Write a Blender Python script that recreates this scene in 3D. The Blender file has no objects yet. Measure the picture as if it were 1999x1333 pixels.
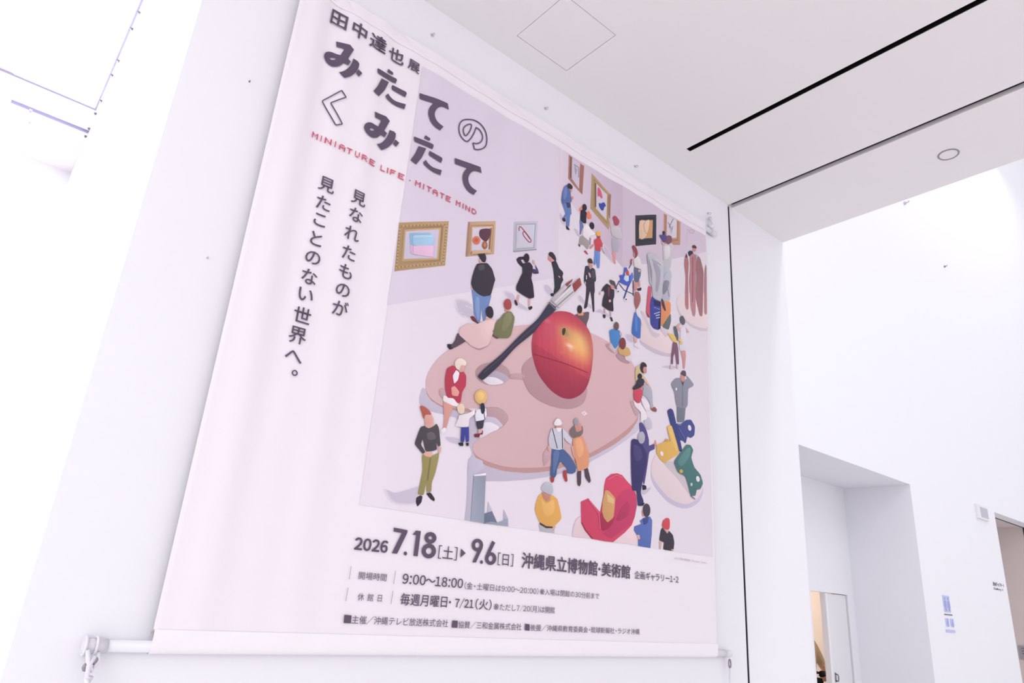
import bpy, bmesh, math
from mathutils import Vector, Matrix
from mathutils.geometry import tessellate_polygon

scene = bpy.context.scene
COL = scene.collection

# ------------------------------------------------------------------ camera
H = 1.75                                  # eye height (m)
K = 0.66                                  # metres per survey unit (the survey's zero is at eye height 1.6)

def W3(p):
    """survey point -> world metres"""
    return Vector((p[0] * K, p[1] * K, H + (p[2] - 1.6) * K))

F_PX = 1340.8                             # focal length in pixels of the 1999 px wide frame
YAW, PITCH, ROLL = 0.675443, 0.351326, 0.0758224
fwd = Vector((math.sin(YAW) * math.cos(PITCH), math.cos(YAW) * math.cos(PITCH), math.sin(PITCH)))
r0 = Vector((math.cos(YAW), -math.sin(YAW), 0))
u0 = r0.cross(fwd)
cam_r = math.cos(ROLL) * r0 + math.sin(ROLL) * u0
cam_u = -math.sin(ROLL) * r0 + math.cos(ROLL) * u0
cd = bpy.data.cameras.new('camera')
cam = bpy.data.objects.new('camera', cd)
COL.objects.link(cam)
cam.matrix_world = Matrix(((cam_r.x, cam_u.x, -fwd.x, 0), (cam_r.y, cam_u.y, -fwd.y, 0),
                           (cam_r.z, cam_u.z, -fwd.z, H), (0, 0, 0, 1)))
cd.sensor_width = 36
cd.lens = 36 * F_PX / 1999
cd.clip_start = 0.02
cd.clip_end = 200
scene.camera = cam

# ------------------------------------------------------------------ world, lights, exposure
world = bpy.data.worlds.new('daylight')
scene.world = world
world.use_nodes = True
bg = world.node_tree.nodes['Background']
bg.inputs[0].default_value = (0.978, 0.968, 0.992, 1)
bg.inputs[1].default_value = 1.02

def area(name, loc, target, sx, sy, power, color=(1, 1, 1)):
    l = bpy.data.lights.new(name, 'AREA')
    l.shape = 'RECTANGLE'
    l.size, l.size_y, l.energy, l.color = sx * K, sy * K, power, color
    o = bpy.data.objects.new(name, l)
    COL.objects.link(o)
    loc, target = W3(loc), W3(target)
    o.location = loc
    o.rotation_euler = (target - loc).to_track_quat('-Z', 'Y').to_euler()
    return o

SKY_C = (0.95, 0.94, 1.0)
area('hall_skylight_near', (7.15, -3.0, 11.5), (6.4, 1.5, 1.6), 0.45, 4.0, 75, SKY_C)
area('hall_skylight', (22.0, 3.4, 19.0), (22.0, 3.4, 0), 15.0, 3.6, 110, SKY_C)
area('atrium_glazing', (-4.5, -1.0, 4.5), (2.0, 3.0, 2.0), 4.0, 5.0, 48, (0.98, 0.965, 1.0))
area('back_room_lamp', (15.6, 9.9, 3.1), (15.6, 9.9, 0), 0.8, 0.8, 24, (1.0, 0.74, 0.50))

vs = scene.view_settings
vs.view_transform = 'Standard'
vs.look = 'None'
vs.exposure = 0.24
vs.gamma = 1.0
vs.use_curve_mapping = False

# ------------------------------------------------------------------ materials
def lin(c):
    c = c / 255.0
    return c / 12.92 if c <= 0.04045 else ((c + 0.055) / 1.055) ** 2.4

def lin3(c):
    return tuple(lin(v) for v in c)

def mat(name, color, rough=0.7, metal=0.0, spec=0.3, noise=0.0, nscale=30.0, emit=None, bump=0.0):
    m = bpy.data.materials.new(name)
    m.use_nodes = True
    nt = m.node_tree
    b = nt.nodes['Principled BSDF']
    b.inputs['Base Color'].default_value = (*color, 1)
    b.inputs['Roughness'].default_value = rough
    b.inputs['Metallic'].default_value = metal
    b.inputs['Specular IOR Level'].default_value = spec
    if noise or bump:
        tc = nt.nodes.new('ShaderNodeTexCoord')
        nz = nt.nodes.new('ShaderNodeTexNoise')
        nz.inputs['Scale'].default_value = nscale
        nz.inputs['Detail'].default_value = 4
        nt.links.new(tc.outputs['Object'], nz.inputs['Vector'])
        if noise:
            cr = nt.nodes.new('ShaderNodeValToRGB')
            cr.color_ramp.elements[0].color = (*[v * (1 - noise) for v in color], 1)
            cr.color_ramp.elements[1].color = (*[min(1, v * (1 + noise)) for v in color], 1)
            nt.links.new(nz.outputs['Fac'], cr.inputs['Fac'])
            nt.links.new(cr.outputs['Color'], b.inputs['Base Color'])
        if bump:
            bp = nt.nodes.new('ShaderNodeBump')
            bp.inputs['Strength'].default_value = bump
            bp.inputs['Distance'].default_value = 0.002
            nt.links.new(nz.outputs['Fac'], bp.inputs['Height'])
            nt.links.new(bp.outputs['Normal'], b.inputs['Normal'])
    if emit:
        b.inputs['Emission Color'].default_value = (*emit[0], 1)
        b.inputs['Emission Strength'].default_value = emit[1]
    return m

def ink_material(name):
    m = bpy.data.materials.new(name)
    m.use_nodes = True
    nt = m.node_tree
    b = nt.nodes['Principled BSDF']
    b.inputs['Roughness'].default_value = 0.75
    b.inputs['Specular IOR Level'].default_value = 0.15
    a = nt.nodes.new('ShaderNodeVertexColor')
    a.layer_name = 'ink'
    nt.links.new(a.outputs['Color'], b.inputs['Base Color'])
    return m

M = {}
M['wall'] = mat('white_wall_paint', (0.83, 0.826, 0.872), 0.85, spec=0.2, noise=0.008, nscale=3, bump=0.05)
M['ceiling'] = mat('white_ceiling_paint', (0.83, 0.80, 0.81), 0.9, spec=0.15, noise=0.008, nscale=2, bump=0.04)
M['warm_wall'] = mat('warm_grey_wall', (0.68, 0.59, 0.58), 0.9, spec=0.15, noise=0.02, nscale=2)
M['floor'] = mat('pale_stone_floor', (0.74, 0.72, 0.72), 0.45, noise=0.04, nscale=6)
M['black'] = mat('black_slot', (0.006, 0.006, 0.007), 0.6)
M['groove'] = mat('dark_groove', (0.05, 0.04, 0.065), 0.7)
M['fabric'] = mat('banner_cloth', (0.845, 0.79, 0.848), 0.8, spec=0.12, noise=0.006, nscale=400, bump=0.03)
M['hem'] = mat('banner_hem_cloth', (0.88, 0.84, 0.89), 0.8, spec=0.12, noise=0.006, nscale=400, bump=0.03)
M['ink'] = ink_material('printed_ink')
M['pole'] = mat('white_enamelled_pole', (0.84, 0.84, 0.90), 0.3, spec=0.5, noise=0.01, nscale=20)
M['cap'] = mat('pale_plastic_cap', (0.72, 0.69, 0.74), 0.35, spec=0.5, noise=0.03, nscale=40)
M['cord'] = mat('white_cord', (0.78, 0.77, 0.84), 0.8, noise=0.05, nscale=200)
M['steel'] = mat('grey_steel', (0.30, 0.28, 0.33), 0.35, metal=0.8, noise=0.05, nscale=80)
M['palesteel'] = mat('pale_painted_steel', (0.55, 0.54, 0.60), 0.4, metal=0.2, noise=0.03, nscale=80)
M['panel_glow'] = mat('luminous_panel', (0.9, 0.9, 0.92), 0.5, emit=((1.0, 0.98, 1.0), 9))
M['trim'] = mat('lilac_trim', (0.30, 0.28, 0.45), 0.5, noise=0.02, nscale=20)
M['paneltrim'] = mat('grey_lilac_panel_trim', (0.24, 0.22, 0.33), 0.6, noise=0.02, nscale=20)
M['strip'] = mat('shade_tinted_ceiling_strip', (0.62, 0.50, 0.64), 0.8, noise=0.01, nscale=5)  # ceiling between the glowing panels, its dimmer tone put into the colour
M['door'] = mat('white_door_leaf', (0.78, 0.77, 0.80), 0.5, noise=0.01, nscale=4)
M['line'] = mat('dark_door_gap', (0.20, 0.19, 0.21), 0.7)
M['signblue'] = mat('pale_blue_sign', (0.50, 0.54, 0.80), 0.5, noise=0.06, nscale=40)
M['signdark'] = mat('blue_sign_figures', (0.34, 0.37, 0.64), 0.5, noise=0.05, nscale=40)
M['letter'] = mat('grey_sign_lettering', (0.13, 0.12, 0.15), 0.5, noise=0.05, nscale=60)
M['greysign'] = mat('grey_sign_board', (0.35, 0.34, 0.37), 0.5, noise=0.03, nscale=20)
M['skin'] = mat('skin', (0.60, 0.33, 0.22), 0.55, noise=0.04, nscale=30)
M['shirt'] = mat('khaki_shirt', (0.66, 0.53, 0.38), 0.85, noise=0.08, nscale=25, bump=0.3)
M['trousers'] = mat('dark_trousers', (0.03, 0.03, 0.04), 0.85, noise=0.1, nscale=30)
M['hair'] = mat('dark_hair', (0.02, 0.016, 0.014), 0.6, noise=0.2, nscale=90)
M['strap'] = mat('black_strap', (0.012, 0.012, 0.015), 0.6, noise=0.1, nscale=60)

# ------------------------------------------------------------------ mesh helpers
def new_obj(name, bm, m, parent=None, smooth=False, survey=True):
    if survey:
        for v in bm.verts:
            v.co = W3(v.co)
    me = bpy.data.meshes.new(name)
    bmesh.ops.recalc_face_normals(bm, faces=bm.faces[:])
    bm.to_mesh(me)
    bm.free()
    for k in (m if isinstance(m, (list, tuple)) else [m]):
        me.materials.append(k)
    if smooth:
        for p in me.polygons:
            p.use_smooth = True
    o = bpy.data.objects.new(name, me)
    COL.objects.link(o)
    if parent:
        o.parent = parent
        o.matrix_parent_inverse = Matrix.Translation(-Vector(parent.location))
    return o

def thing(name, label, cat, loc=(0, 0, 0), group=None):
    o = bpy.data.objects.new(name, None)
    COL.objects.link(o)
    o.empty_display_size = 0.1
    o.location = W3(loc)
    return tag(o, label, cat, group)

def tag(o, label, cat, group=None):
    o['label'] = label
    o['category'] = cat
    if group:
        o['group'] = group
    return o

def box(bm, x0, x1, y0, y1, z0, z1, mi=0):
    v = [bm.verts.new(p) for p in ((x0, y0, z0), (x1, y0, z0), (x1, y1, z0), (x0, y1, z0),
                                   (x0, y0, z1), (x1, y0, z1), (x1, y1, z1), (x0, y1, z1))]
    for f in ((0, 3, 2, 1), (4, 5, 6, 7), (0, 1, 5, 4), (1, 2, 6, 5), (2, 3, 7, 6), (3, 0, 4, 7)):
        bm.faces.new([v[i] for i in f]).material_index = mi
    return v

def struct(name, boxes, m):
    bm = bmesh.new()
    for b in boxes:
        box(bm, *b)
    o = new_obj(name, bm, m)
    o['kind'] = 'structure'
    return o

def tube(bm, pts, rad, seg=12, cap=True):
    """sweep a circle along pts; rad is a number or one per point"""
    pts = [Vector(p) for p in pts]
    rads = rad if isinstance(rad, (list, tuple)) else [rad] * len(pts)
    rings = []
    up = None
    for i, p in enumerate(pts):
        t = (pts[min(i + 1, len(pts) - 1)] - pts[max(i - 1, 0)]).normalized()
        if up is None:
            up = Vector((0, 0, 1)) if abs(t.z) < 0.9 else Vector((1, 0, 0))
        a = t.cross(up)
        if a.length < 1e-4:
            a = t.cross(Vector((0, 1, 0)))
        a.normalize()
        b = a.cross(t).normalized()
        up = b
        rings.append([bm.verts.new(p + rads[i] * (math.cos(2 * math.pi * k / seg) * a + math.sin(2 * math.pi * k / seg) * b))
                      for k in range(seg)])
    for q in range(len(rings) - 1):
        for k in range(seg):
            bm.faces.new((rings[q][k], rings[q][(k + 1) % seg], rings[q + 1][(k + 1) % seg], rings[q + 1][k]))
    if cap:
        bm.faces.new(rings[0][::-1])
        bm.faces.new(rings[-1])

def ball(bm, c, r, sc=(1, 1, 1), seg=12):
    m = Matrix.Translation(c) @ Matrix.Diagonal((*[r * s for s in sc], 1))
    bmesh.ops.create_uvsphere(bm, u_segments=seg, v_segments=max(6, seg // 2), radius=1, matrix=m)

# ------------------------------------------------------------------ the setting
E = 1.6                                   # eye level in survey units
ZB = E - H / K                            # floor level in survey units
ZC = E + 3.402                            # low ceiling over the banner
YW = 3.0                                  # face of the banner wall
XL, XR = 0.352, 5.69                      # its two ends
GX0, GX1 = 4.756, 4.783                   # shutter groove in wall and ceiling
YF = 6.1                                  # far wall of the hall
ZT = 30.0

struct('floor', [(-14, 34, -10, 14, ZB - 0.2, ZB)], M['floor'])
# banner wall: two flush leaves either side of the shutter groove, on a solid core
struct('wall_banner', [(XL, GX0, YW, YW + 0.12, ZB, ZC), (GX1, XR, YW, YW + 0.12, ZB, ZC),
                       (XL, GX0 - 0.03, YW + 0.12, 12.6, ZB, 8.6), (GX1 + 0.03, XR, YW + 0.12, YF + 0.2, ZB, ZC)], M['wall'])
struct('trim_1', [(GX0 - 0.03, GX1 + 0.03, YW + 0.12, YW + 0.16, ZB, ZC + 0.2), (GX0, GX0 + 0.002, YW + 0.004, YW + 0.12, ZB, ZC),
                  (GX1 - 0.002, GX1, YW + 0.004, YW + 0.12, ZB, ZC)], M['groove'])
# low ceiling with an air slot, an access hatch opening and the shutter groove
SX0, SX1, SY1 = 3.832, 3.881, 2.765       # air slot
HX0, HX1, HY0, HY1 = 2.103, 2.557, 2.365, 2.818   # hatch opening
CX0, CY0, ZU = -2.2, -4.5, ZC + 0.30
GC0, GC1 = 4.757, 4.823
struct('ceiling', [(CX0, HX0, CY0, YW, ZC, ZU), (HX0, HX1, CY0, HY0, ZC, ZU), (HX0, HX1, HY1, YW, ZC, ZU), (HX1, SX0, CY0, YW, ZC, ZU)], M['ceiling'])
struct('ceiling_slot_end', [(SX0, SX1, SY1, YW, ZC, ZU)], M['ceiling'])
struct('ceiling_strip', [(SX1, GC0, CY0, YW, ZC, ZU)], M['ceiling'])
struct('ceiling_outer', [(GC1, XR, CY0, YW, ZC, ZU)], M['ceiling'])
struct('ceiling_deck', [(CX0, XR, CY0, YW, ZU, ZU + 0.1), (CX0, XR, YW, YW + 0.12, ZC, ZU)], M['ceiling'])
struct('trim_2', [(GC0, GC0 + 0.003, CY0, YW, ZC + 0.004, ZU), (GC1 - 0.003, GC1, CY0, YW, ZC + 0.035, ZU),
                  (GC0, GC1, CY0, YW, ZU - 0.02, ZU)], M['groove'])
struct('trim_3', [(XR, XR + 0.06, CY0, YW + 0.12, ZU + 0.1, ZU + 2.6)], M['wall'])

bm = bmesh.new()
SA, SB, SE = SX0 + 0.0015, SX1 - 0.0015, SY1 - 0.0015
box(bm, SA, SA + 0.003, CY0, SE, ZC + 0.002, ZC + 0.2)
box(bm, SB - 0.003, SB, CY0, SE, ZC + 0.002, ZC + 0.2)
box(bm, SA + 0.003, SB - 0.003, SE - 0.003, SE, ZC + 0.002, ZC + 0.2)
box(bm, SA, SB, CY0, SE, ZC + 0.2, ZC + 0.21)
o = new_obj('air_slot', bm, M['black'])
tag(o, 'long narrow black air slot recessed in the low white ceiling', 'ceiling slot')

t = thing('access_hatch', 'flush square white access hatch in the low ceiling above the banner', 'hatch', (2.33, 2.59, ZC))
bm = bmesh.new()
box(bm, HX0 + 0.004, HX1 - 0.004, HY0 + 0.004, HY1 - 0.004, ZC + 0.001, ZC + 0.018)
new_obj('hatch_lid', bm, M['ceiling'], t)
bm = bmesh.new()
for a in ((HX0, HX1, HY0, HY0 + 0.03), (HX0, HX1, HY1 - 0.03, HY1), (HX0, HX0 + 0.03, HY0 + 0.03, HY1 - 0.03), (HX1 - 0.03, HX1, HY0 + 0.03, HY1 - 0.03)):
    box(bm, *a, ZC + 0.018, ZC + 0.03)
new_obj('hatch_frame', bm, M['cap'], t)

# downlight in the outer ceiling strip
DX, DY = 5.262, 1.392
t = thing('downlight', 'small round recessed downlight with grey rim in the outer ceiling strip', 'ceiling light', (DX, DY, ZC))
bm = bmesh.new()
prof = [(0.060, -0.001), (0.064, -0.006), (0.070, -0.006), (0.074, 0.0)]
rings = [[bm.verts.new((DX + r * math.cos(a * math.pi / 24), DY + r * math.sin(a * math.pi / 24), ZC + z)) for a in range(48)] for r, z in prof]
for i in range(3):
    for k in range(48):
        bm.faces.new((rings[i][k], rings[i][(k + 1) % 48], rings[i + 1][(k + 1) % 48], rings[i + 1][k]))
new_obj('rim', bm, M['steel'], t, True)
bm = bmesh.new()
bmesh.ops.create_circle(bm, cap_ends=True, segments=40, radius=0.0605, matrix=Matrix.Translation((DX, DY, ZC - 0.002)))
new_obj('diffuser', bm, M['ceiling'], t)

# far hall wall with a deep niche and a second opening
NX0, NX1, NZ, NY = 11.60, 16.32, E + 2.866, 7.56
OX0, OX1, OZ = 21.63, 25.3, E + 2.94
struct('wall_far', [(XR, NX0, YF, YF + 0.3, ZB, ZT), (NX0, NX1, YF, YF + 0.3, NZ, ZT), (NX1, OX0, YF, YF + 0.3, ZB, ZT),
                    (OX0, 34, YF, YF + 0.3, OZ, ZT), (OX1, 34, YF, YF + 0.3, ZB, OZ),
                    (NX1, NX1 + 0.2, YF + 0.3, NY + 0.2, ZB, NZ + 0.2), (NX0 - 0.2, NX0, YF + 0.3, NY + 0.2, ZB, NZ + 0.2),
                    (NX0, NX1, YF + 0.3, NY + 0.2, NZ, NZ + 0.2)], M['wall'])
DO0, DO1, DZ = 14.43, 16.03, E + 0.505     # door opening in the niche's back wall
struct('wall_niche_left', [(NX0, DO0, NY, NY + 0.15, ZB, NZ)], M['wall'])
struct('wall_niche_right', [(DO1, NX1, NY, NY + 0.15, ZB, NZ)], M['wall'])
struct('wall_niche_top', [(DO0, DO1, NY, NY + 0.15, DZ, NZ)], M['wall'])
# the hall's other walls, outside the view
struct('wall_right', [(34, 34.3, -8.0, YF, ZB, ZT)], M['wall'])
# recess behind the second opening
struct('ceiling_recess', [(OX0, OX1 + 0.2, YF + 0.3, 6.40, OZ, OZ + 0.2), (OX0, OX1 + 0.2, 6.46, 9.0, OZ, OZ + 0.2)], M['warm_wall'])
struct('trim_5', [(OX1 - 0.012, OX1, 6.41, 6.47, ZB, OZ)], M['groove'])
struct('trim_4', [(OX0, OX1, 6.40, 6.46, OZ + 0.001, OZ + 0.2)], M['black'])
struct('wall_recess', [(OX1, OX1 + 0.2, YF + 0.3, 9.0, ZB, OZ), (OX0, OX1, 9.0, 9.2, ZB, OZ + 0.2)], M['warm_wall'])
# warm lit room behind the niche door
struct('wall_back_room', [(13.4, 17.4, 10.6, 10.75, ZB, 3.3), (13.25, 13.4, NY + 0.15, 10.75, ZB, 3.3), (17.4, 17.55, NY + 0.15, 10.75, ZB, 3.3)], M['wall'])
struct('ceiling_back_room', [(13.25, 17.55, NY + 0.15, 10.75, 3.3, 3.4)], M['wall'])

# door leaf, half of a pair: the other half stands open
t = thing('door', 'white flush door leaf standing closed at the back of the niche', 'door', (15.5, NY, ZB))
bm = bmesh.new()
box(bm, 15.12, 16.008, NY + 0.035, NY + 0.075, ZB + 0.01, DZ - 0.012)
new_obj('leaf', bm, M['door'], t)
bm = bmesh.new()
box(bm, 15.04, 15.12, NY + 0.0, NY + 0.12, ZB + 0.01, DZ - 0.012)
new_obj('edge_stile', bm, M['wall'], t)
bm = bmesh.new()
box(bm, 16.008, DO1, NY + 0.06, NY + 0.10, ZB + 0.01, DZ - 0.002)
box(bm, 15.5, 16.008, NY + 0.06, NY + 0.10, DZ - 0.012, DZ - 0.002)
new_obj('shadow_gap', bm, M['line'], t)
bm = bmesh.new()
box(bm, 15.24, 15.29, NY + 0.028, NY + 0.035, 0.38, 0.56)
tube(bm, [(15.265, NY + 0.03, 0.53), (15.265, NY - 0.02, 0.525), (15.265, NY - 0.03, 0.49), (15.265, NY - 0.03, 0.45), (15.265, NY - 0.02, 0.405), (15.265, NY + 0.03, 0.40)], 0.014)
new_obj('handle', bm, M['steel'], t, True)

# light well to the left of the banner wall
ZH = E + 6.0
struct('wall_back_left', [(-12, XL, 12.4, 12.6, 0, ZH + 0.6)], M['wall'])
struct('ceiling_panel_gap', [(-0.87, -0.66, 6.0, 10.2, ZH, ZH + 0.2)], M['strip'])  # plain ceiling between the two panels, shade painted in by its colour
struct('ceiling_atrium', [(-12, XL, 10.2, 12.4, ZH, ZH + 0.2), (0.316, XL, 6.0, 10.2, ZH, ZH + 0.2),
                          (-12, XL, 5.6, 6.0, ZH, ZH + 0.2), (-12, XL, 5.6, 10.2, ZH + 0.2, ZH + 0.3)], M['ceiling'])
for lab, x0, x1 in (('glowing white ceiling panel nearest the banner wall, outlined by thin grey lines', -0.66, 0.316),
                    ('glowing white ceiling panel cut off by the left edge of the view', -7.0, -0.87)):
    t = thing('ceiling_light_panel', lab, 'ceiling light', ((x0 + x1) / 2, 8.1, ZH), 'luminous panels of the high ceiling')
    bm = bmesh.new()
    box(bm, x0, x1, 6.0, 10.2, ZH + 0.015, ZH + 0.03)
    new_obj('diffuser', bm, M['panel_glow'], t)
    bm = bmesh.new()
    box(bm, x0 - 0.2, x1 + 0.012, 10.165, 10.215, ZH - 0.006, ZH)
    if x1 > 0:
        box(bm, x1 - 0.012, x1 + 0.012, 6.0, 10.165, ZH - 0.006, ZH)
    new_obj('trim', bm, M['paneltrim'], t)

# hanging rail on the high ceiling
t = thing('picture_rail', 'thin lilac hanging rail running across the high ceiling behind the light panel', 'rail', (-0.3, 10.86, ZH))
bm = bmesh.new()
box(bm, -0.62, 0.345, 10.845, 10.885, ZH - 0.03, ZH)
new_obj('track', bm, M['trim'], t)
bm = bmesh.new()
box(bm, -0.78, -0.71, 10.845, 10.885, ZH - 0.025, ZH)
new_obj('end_piece', bm, mat('pale_blue_plastic', (0.55, 0.68, 0.90), 0.4, noise=0.02), t)
bm = bmesh.new()
box(bm, -0.40, -0.36, 10.835, 10.895, ZH - 0.06, ZH - 0.03)
ball(bm, (-0.38, 10.865, ZH - 0.08), 0.022)
new_obj('runner', bm, M['palesteel'], t)

def screw_bm(r=0.016):
    bm = bmesh.new()
    tube(bm, [(0, 0, 0), (0, 0, -0.010)], [r, r], 14)
    tube(bm, [(0, 0, -0.010), (0, 0, -0.018)], [r * 0.6, r * 0.55], 6)
    return bm

src = None
ys = [(1.295, 0.0565), (1.352, 0.0555), (1.474, 0.0565), (1.535, 0.0560), (1.652, 0.0570), (1.715, 0.0568), (1.795, 0.0580), (1.838, 0.0572)]
for k, (yy, xx) in enumerate(ys):
    if src is None:
        src = new_obj('ceiling_bolt', screw_bm(0.012), M['steel'], survey=False)
        o = src
    else:
        o = src.copy()
        COL.objects.link(o)
    o.location = W3((min(xx * 6.0, 0.335), yy * 6.0, ZH))
    tag(o, 'small dark bolt head in the row along the high ceiling beside the banner wall', 'bolt', 'bolts along the high ceiling')
o = new_obj('ceiling_sensor', screw_bm(0.014), M['palesteel'], survey=False)
o.location = W3((-0.354, 11.28, ZH))
tag(o, 'tiny round sensor on the high ceiling below the hanging rail', 'sensor')

def wall_pin(x, y, z, r, m, label, name='wall_pin'):
    bm = bmesh.new()
    tube(bm, [(x, y, z), (x, y - r, z)], [r, r * 0.9], 12)
    tube(bm, [(x, y - r, z), (x, y - 2.2 * r, z), (x, y - 2.6 * r, z + r * 0.7)], r * 0.4, 8)
    return tag(new_obj(name, bm, m), label, 'pin')

wall_pin(0.644, YW, 3.848, 0.0045, M['steel'], 'tiny dark pin in the bare wall left of the banner, higher of the two')
wall_pin(0.653, YW, 2.890, 0.0045, M['palesteel'], 'tiny pale pin in the bare wall left of the banner, lower of the two')
wall_pin(18.38, YF, E + 10.89, 0.05, M['palesteel'], 'small pale wall fitting high on the bright far wall, just below the ceiling edge')
wall_pin(20.82, YF, E + 9.86, 0.032, M['steel'], 'tiny dark wall fitting in the middle of the bright far wall')

# fittings on the far wall
t = thing('wall_speaker', 'small white box with grey grille on the far wall beside the second opening', 'speaker', (20.53, YF, E + 2.9))
bm = bmesh.new()
box(bm, 20.20, 20.98, YF - 0.05, YF, E + 2.62, E + 2.97)
new_obj('housing', bm, M['door'], t)
bm = bmesh.new()
box(bm, 20.42, 20.93, YF - 0.056, YF - 0.05, E + 2.67, E + 2.92)
new_obj('grille', bm, mat('pale_grey_grille', (0.50, 0.50, 0.56), 0.6, noise=0.1, nscale=120), t)

# wayfinding signs on the far wall
def flat_text(name, s, x0, x1, z0, z1, y, m, parent):
    me = glyphs(s)
    b = bmesh.new()
    b.from_mesh(me)
    bpy.data.meshes.remove(me)
    xs = [v.co.x for v in b.verts]
    ys = [v.co.y for v in b.verts]
    for v in b.verts:
        v.co = Vector((x0 + (v.co.x - min(xs)) / (max(xs) - min(xs)) * (x1 - x0), y, z0 + (v.co.y - min(ys)) / (max(ys) - min(ys)) * (z1 - z0)))
    g_ = bmesh.ops.extrude_face_region(b, geom=b.faces[:])
    for v in g_['geom']:
        if isinstance(v, bmesh.types.BMVert):
            v.co.y -= 0.006
    return new_obj(name, b, m, parent)

def glyphs(s):
    c = bpy.data.curves.new('type', 'FONT')
    c.body = s
    c.resolution_u = 3
    o_ = bpy.data.objects.new('type', c)
    COL.objects.link(o_)
    dg = bpy.context.evaluated_depsgraph_get()
    dg.update()
    me = bpy.data.meshes.new_from_object(o_.evaluated_get(dg))
    bpy.data.objects.remove(o_)
    bpy.data.curves.remove(c)
    return me

t = thing('gallery_sign', 'two lines of dark grey lettering on the far wall beside the second opening', 'sign', (21.0, YF, 2.65))
flat_text('upper_lettering', '企画ギャラリー1', 20.62, 21.40, 2.635, 2.735, YF, M['letter'], t)
flat_text('lower_lettering', 'Gallery 1', 20.63, 21.30, 2.535, 2.60, YF, M['letter'], t)

t = thing('wayfinding_sign', 'pale blue pictogram sign on the white far wall right of the niche', 'sign', (17.48, YF, 1.85))
def plate(name, x0, x1, z0, z1, m, d=0.012, y=None):
    bm_ = bmesh.new()
    y_ = YF if y is None else y
    box(bm_, x0, x1, y_ - d, y_, z0, z1)
    return new_obj(name, bm_, m, t)
plate('main_plate', 17.285, 17.645, 1.905, 2.24, M['signblue'])
def figure(name, x, z, s_, skirt):
    bm_ = bmesh.new()
    yy = YF - 0.012
    tube(bm_, [(x, yy, z + 0.26 * s_), (x, yy - 0.006, z + 0.26 * s_)], 0.032 * s_, 14)
    sh = [(-0.05, 0.21), (0.05, 0.21), (0.06, 0.10), (0.035, 0.10), (0.03, 0.0), (-0.03, 0.0), (-0.035, 0.10), (-0.06, 0.10)] if not skirt else \
         [(-0.04, 0.21), (0.04, 0.21), (0.075, 0.07), (0.03, 0.07), (0.03, 0.0), (-0.03, 0.0), (-0.03, 0.07), (-0.075, 0.07)]
    a_ = [bm_.verts.new((x + p_ * s_, yy, z + q_ * s_)) for p_, q_ in sh]
    b_ = [bm_.verts.new((x + p_ * s_, yy - 0.006, z + q_ * s_)) for p_, q_ in sh]
    bm_.faces.new(a_)
    bm_.faces.new(b_[::-1])
    for i in range(8):
        bm_.faces.new((a_[i], b_[i], b_[(i + 1) % 8], a_[(i + 1) % 8]))
    return new_obj(name, bm_, M['signdark'], t)
figure('pictogram', 17.375, 1.925, 0.98, False)
figure('pictogram', 17.555, 1.925, 0.98, True)
plate('caption_strip', 17.265, 17.71, 1.842, 1.862, M['letter'], 0.008)
for x0 in (17.275, 17.54):
    pl = plate('lower_plate', x0, x0 + 0.18, 1.612, 1.776, M['signblue'])
figure('pictogram', 17.365, 1.62, 0.5, False)
figure('pictogram', 17.63, 1.62, 0.5, True)
plate('arrow_bar', 17.225, 17.735, 1.498, 1.552, M['signblue'])

t = thing('notice_board', 'grey notice board on the wall inside the second opening, at the right edge', 'sign', (OX1, 6.8, 1.05))
bm = bmesh.new()
box(bm, OX1 - 0.03, OX1, 6.35, 7.09, 0.885, 1.25)
new_obj('board', bm, M['greysign'], t)
bm = bmesh.new()
for zz, y0 in ((1.17, 6.5), (1.10, 6.62), (1.03, 6.55)):
    box(bm, OX1 - 0.034, OX1 - 0.03, y0, 7.02, zz, zz + 0.022)
new_obj('lettering', bm, M['letter'], t)

# ------------------------------------------------------------------ the banner
YBN = 2.948                               # hanging plane of the cloth
CX_, CY_ = 999.5, 666.5

def uv(p):
    """measured point of the banner print -> (x, z) on the cloth, survey units"""
    d = (p[0] - CX_) / F_PX * cam_r - (p[1] - CY_) / F_PX * cam_u + fwd
    d = d * (YBN / d.y)
    return (d.x, E + d.z)

BX0, BX1 = 0.2635 * YBN, 1.4693 * YBN     # cloth edges
BZ0, BZ1 = E - 0.0904 * YBN, E + 1.0239 * YBN
SEAM = uv((288, 1228))[1]

def fold(x, z):
    """soft hanging folds, strongest at the upper left"""
    a = math.exp(-((x - 0.95) / 0.55) ** 2) * (0.35 + 0.65 * max(0, min(1, (z - 1.3) / 3.2)))
    w = 0.010 * a * math.sin(2 * math.pi * (x * 2.6 + 0.10 * (z - 3)))
    w += 0.006 * a * math.sin(2 * math.pi * (x * 5.3 + 0.2) + 0.5 * z)
    w += 0.0035 * math.sin(2 * math.pi * (x * 1.15 + 0.06 * z)) * max(0, min(1, (z - 1.2) / 1.0))
    w += 0.004 * math.exp(-((z - BZ1 + 0.3) / 0.25) ** 2) * math.sin(2 * math.pi * x * 3.1)
    # packing creases pressed into the cloth
    for zc in (2.68, 3.62):
        w += 0.0011 * math.exp(-((z - zc) / 0.05) ** 2)
    for xc in (2.05, 3.0):
        w += 0.0009 * math.exp(-((x - xc) / 0.05) ** 2)
    return w

LAY = 0.0005
def cloth(x, z, layer=0):
    return Vector((x, YBN - fold(x, z) - LAY * layer, z))

banner = thing('exhibition_banner', 'huge cream cloth exhibition banner with apple picture hanging on the white wall', 'banner', (2.54, YBN, BZ0))

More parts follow.
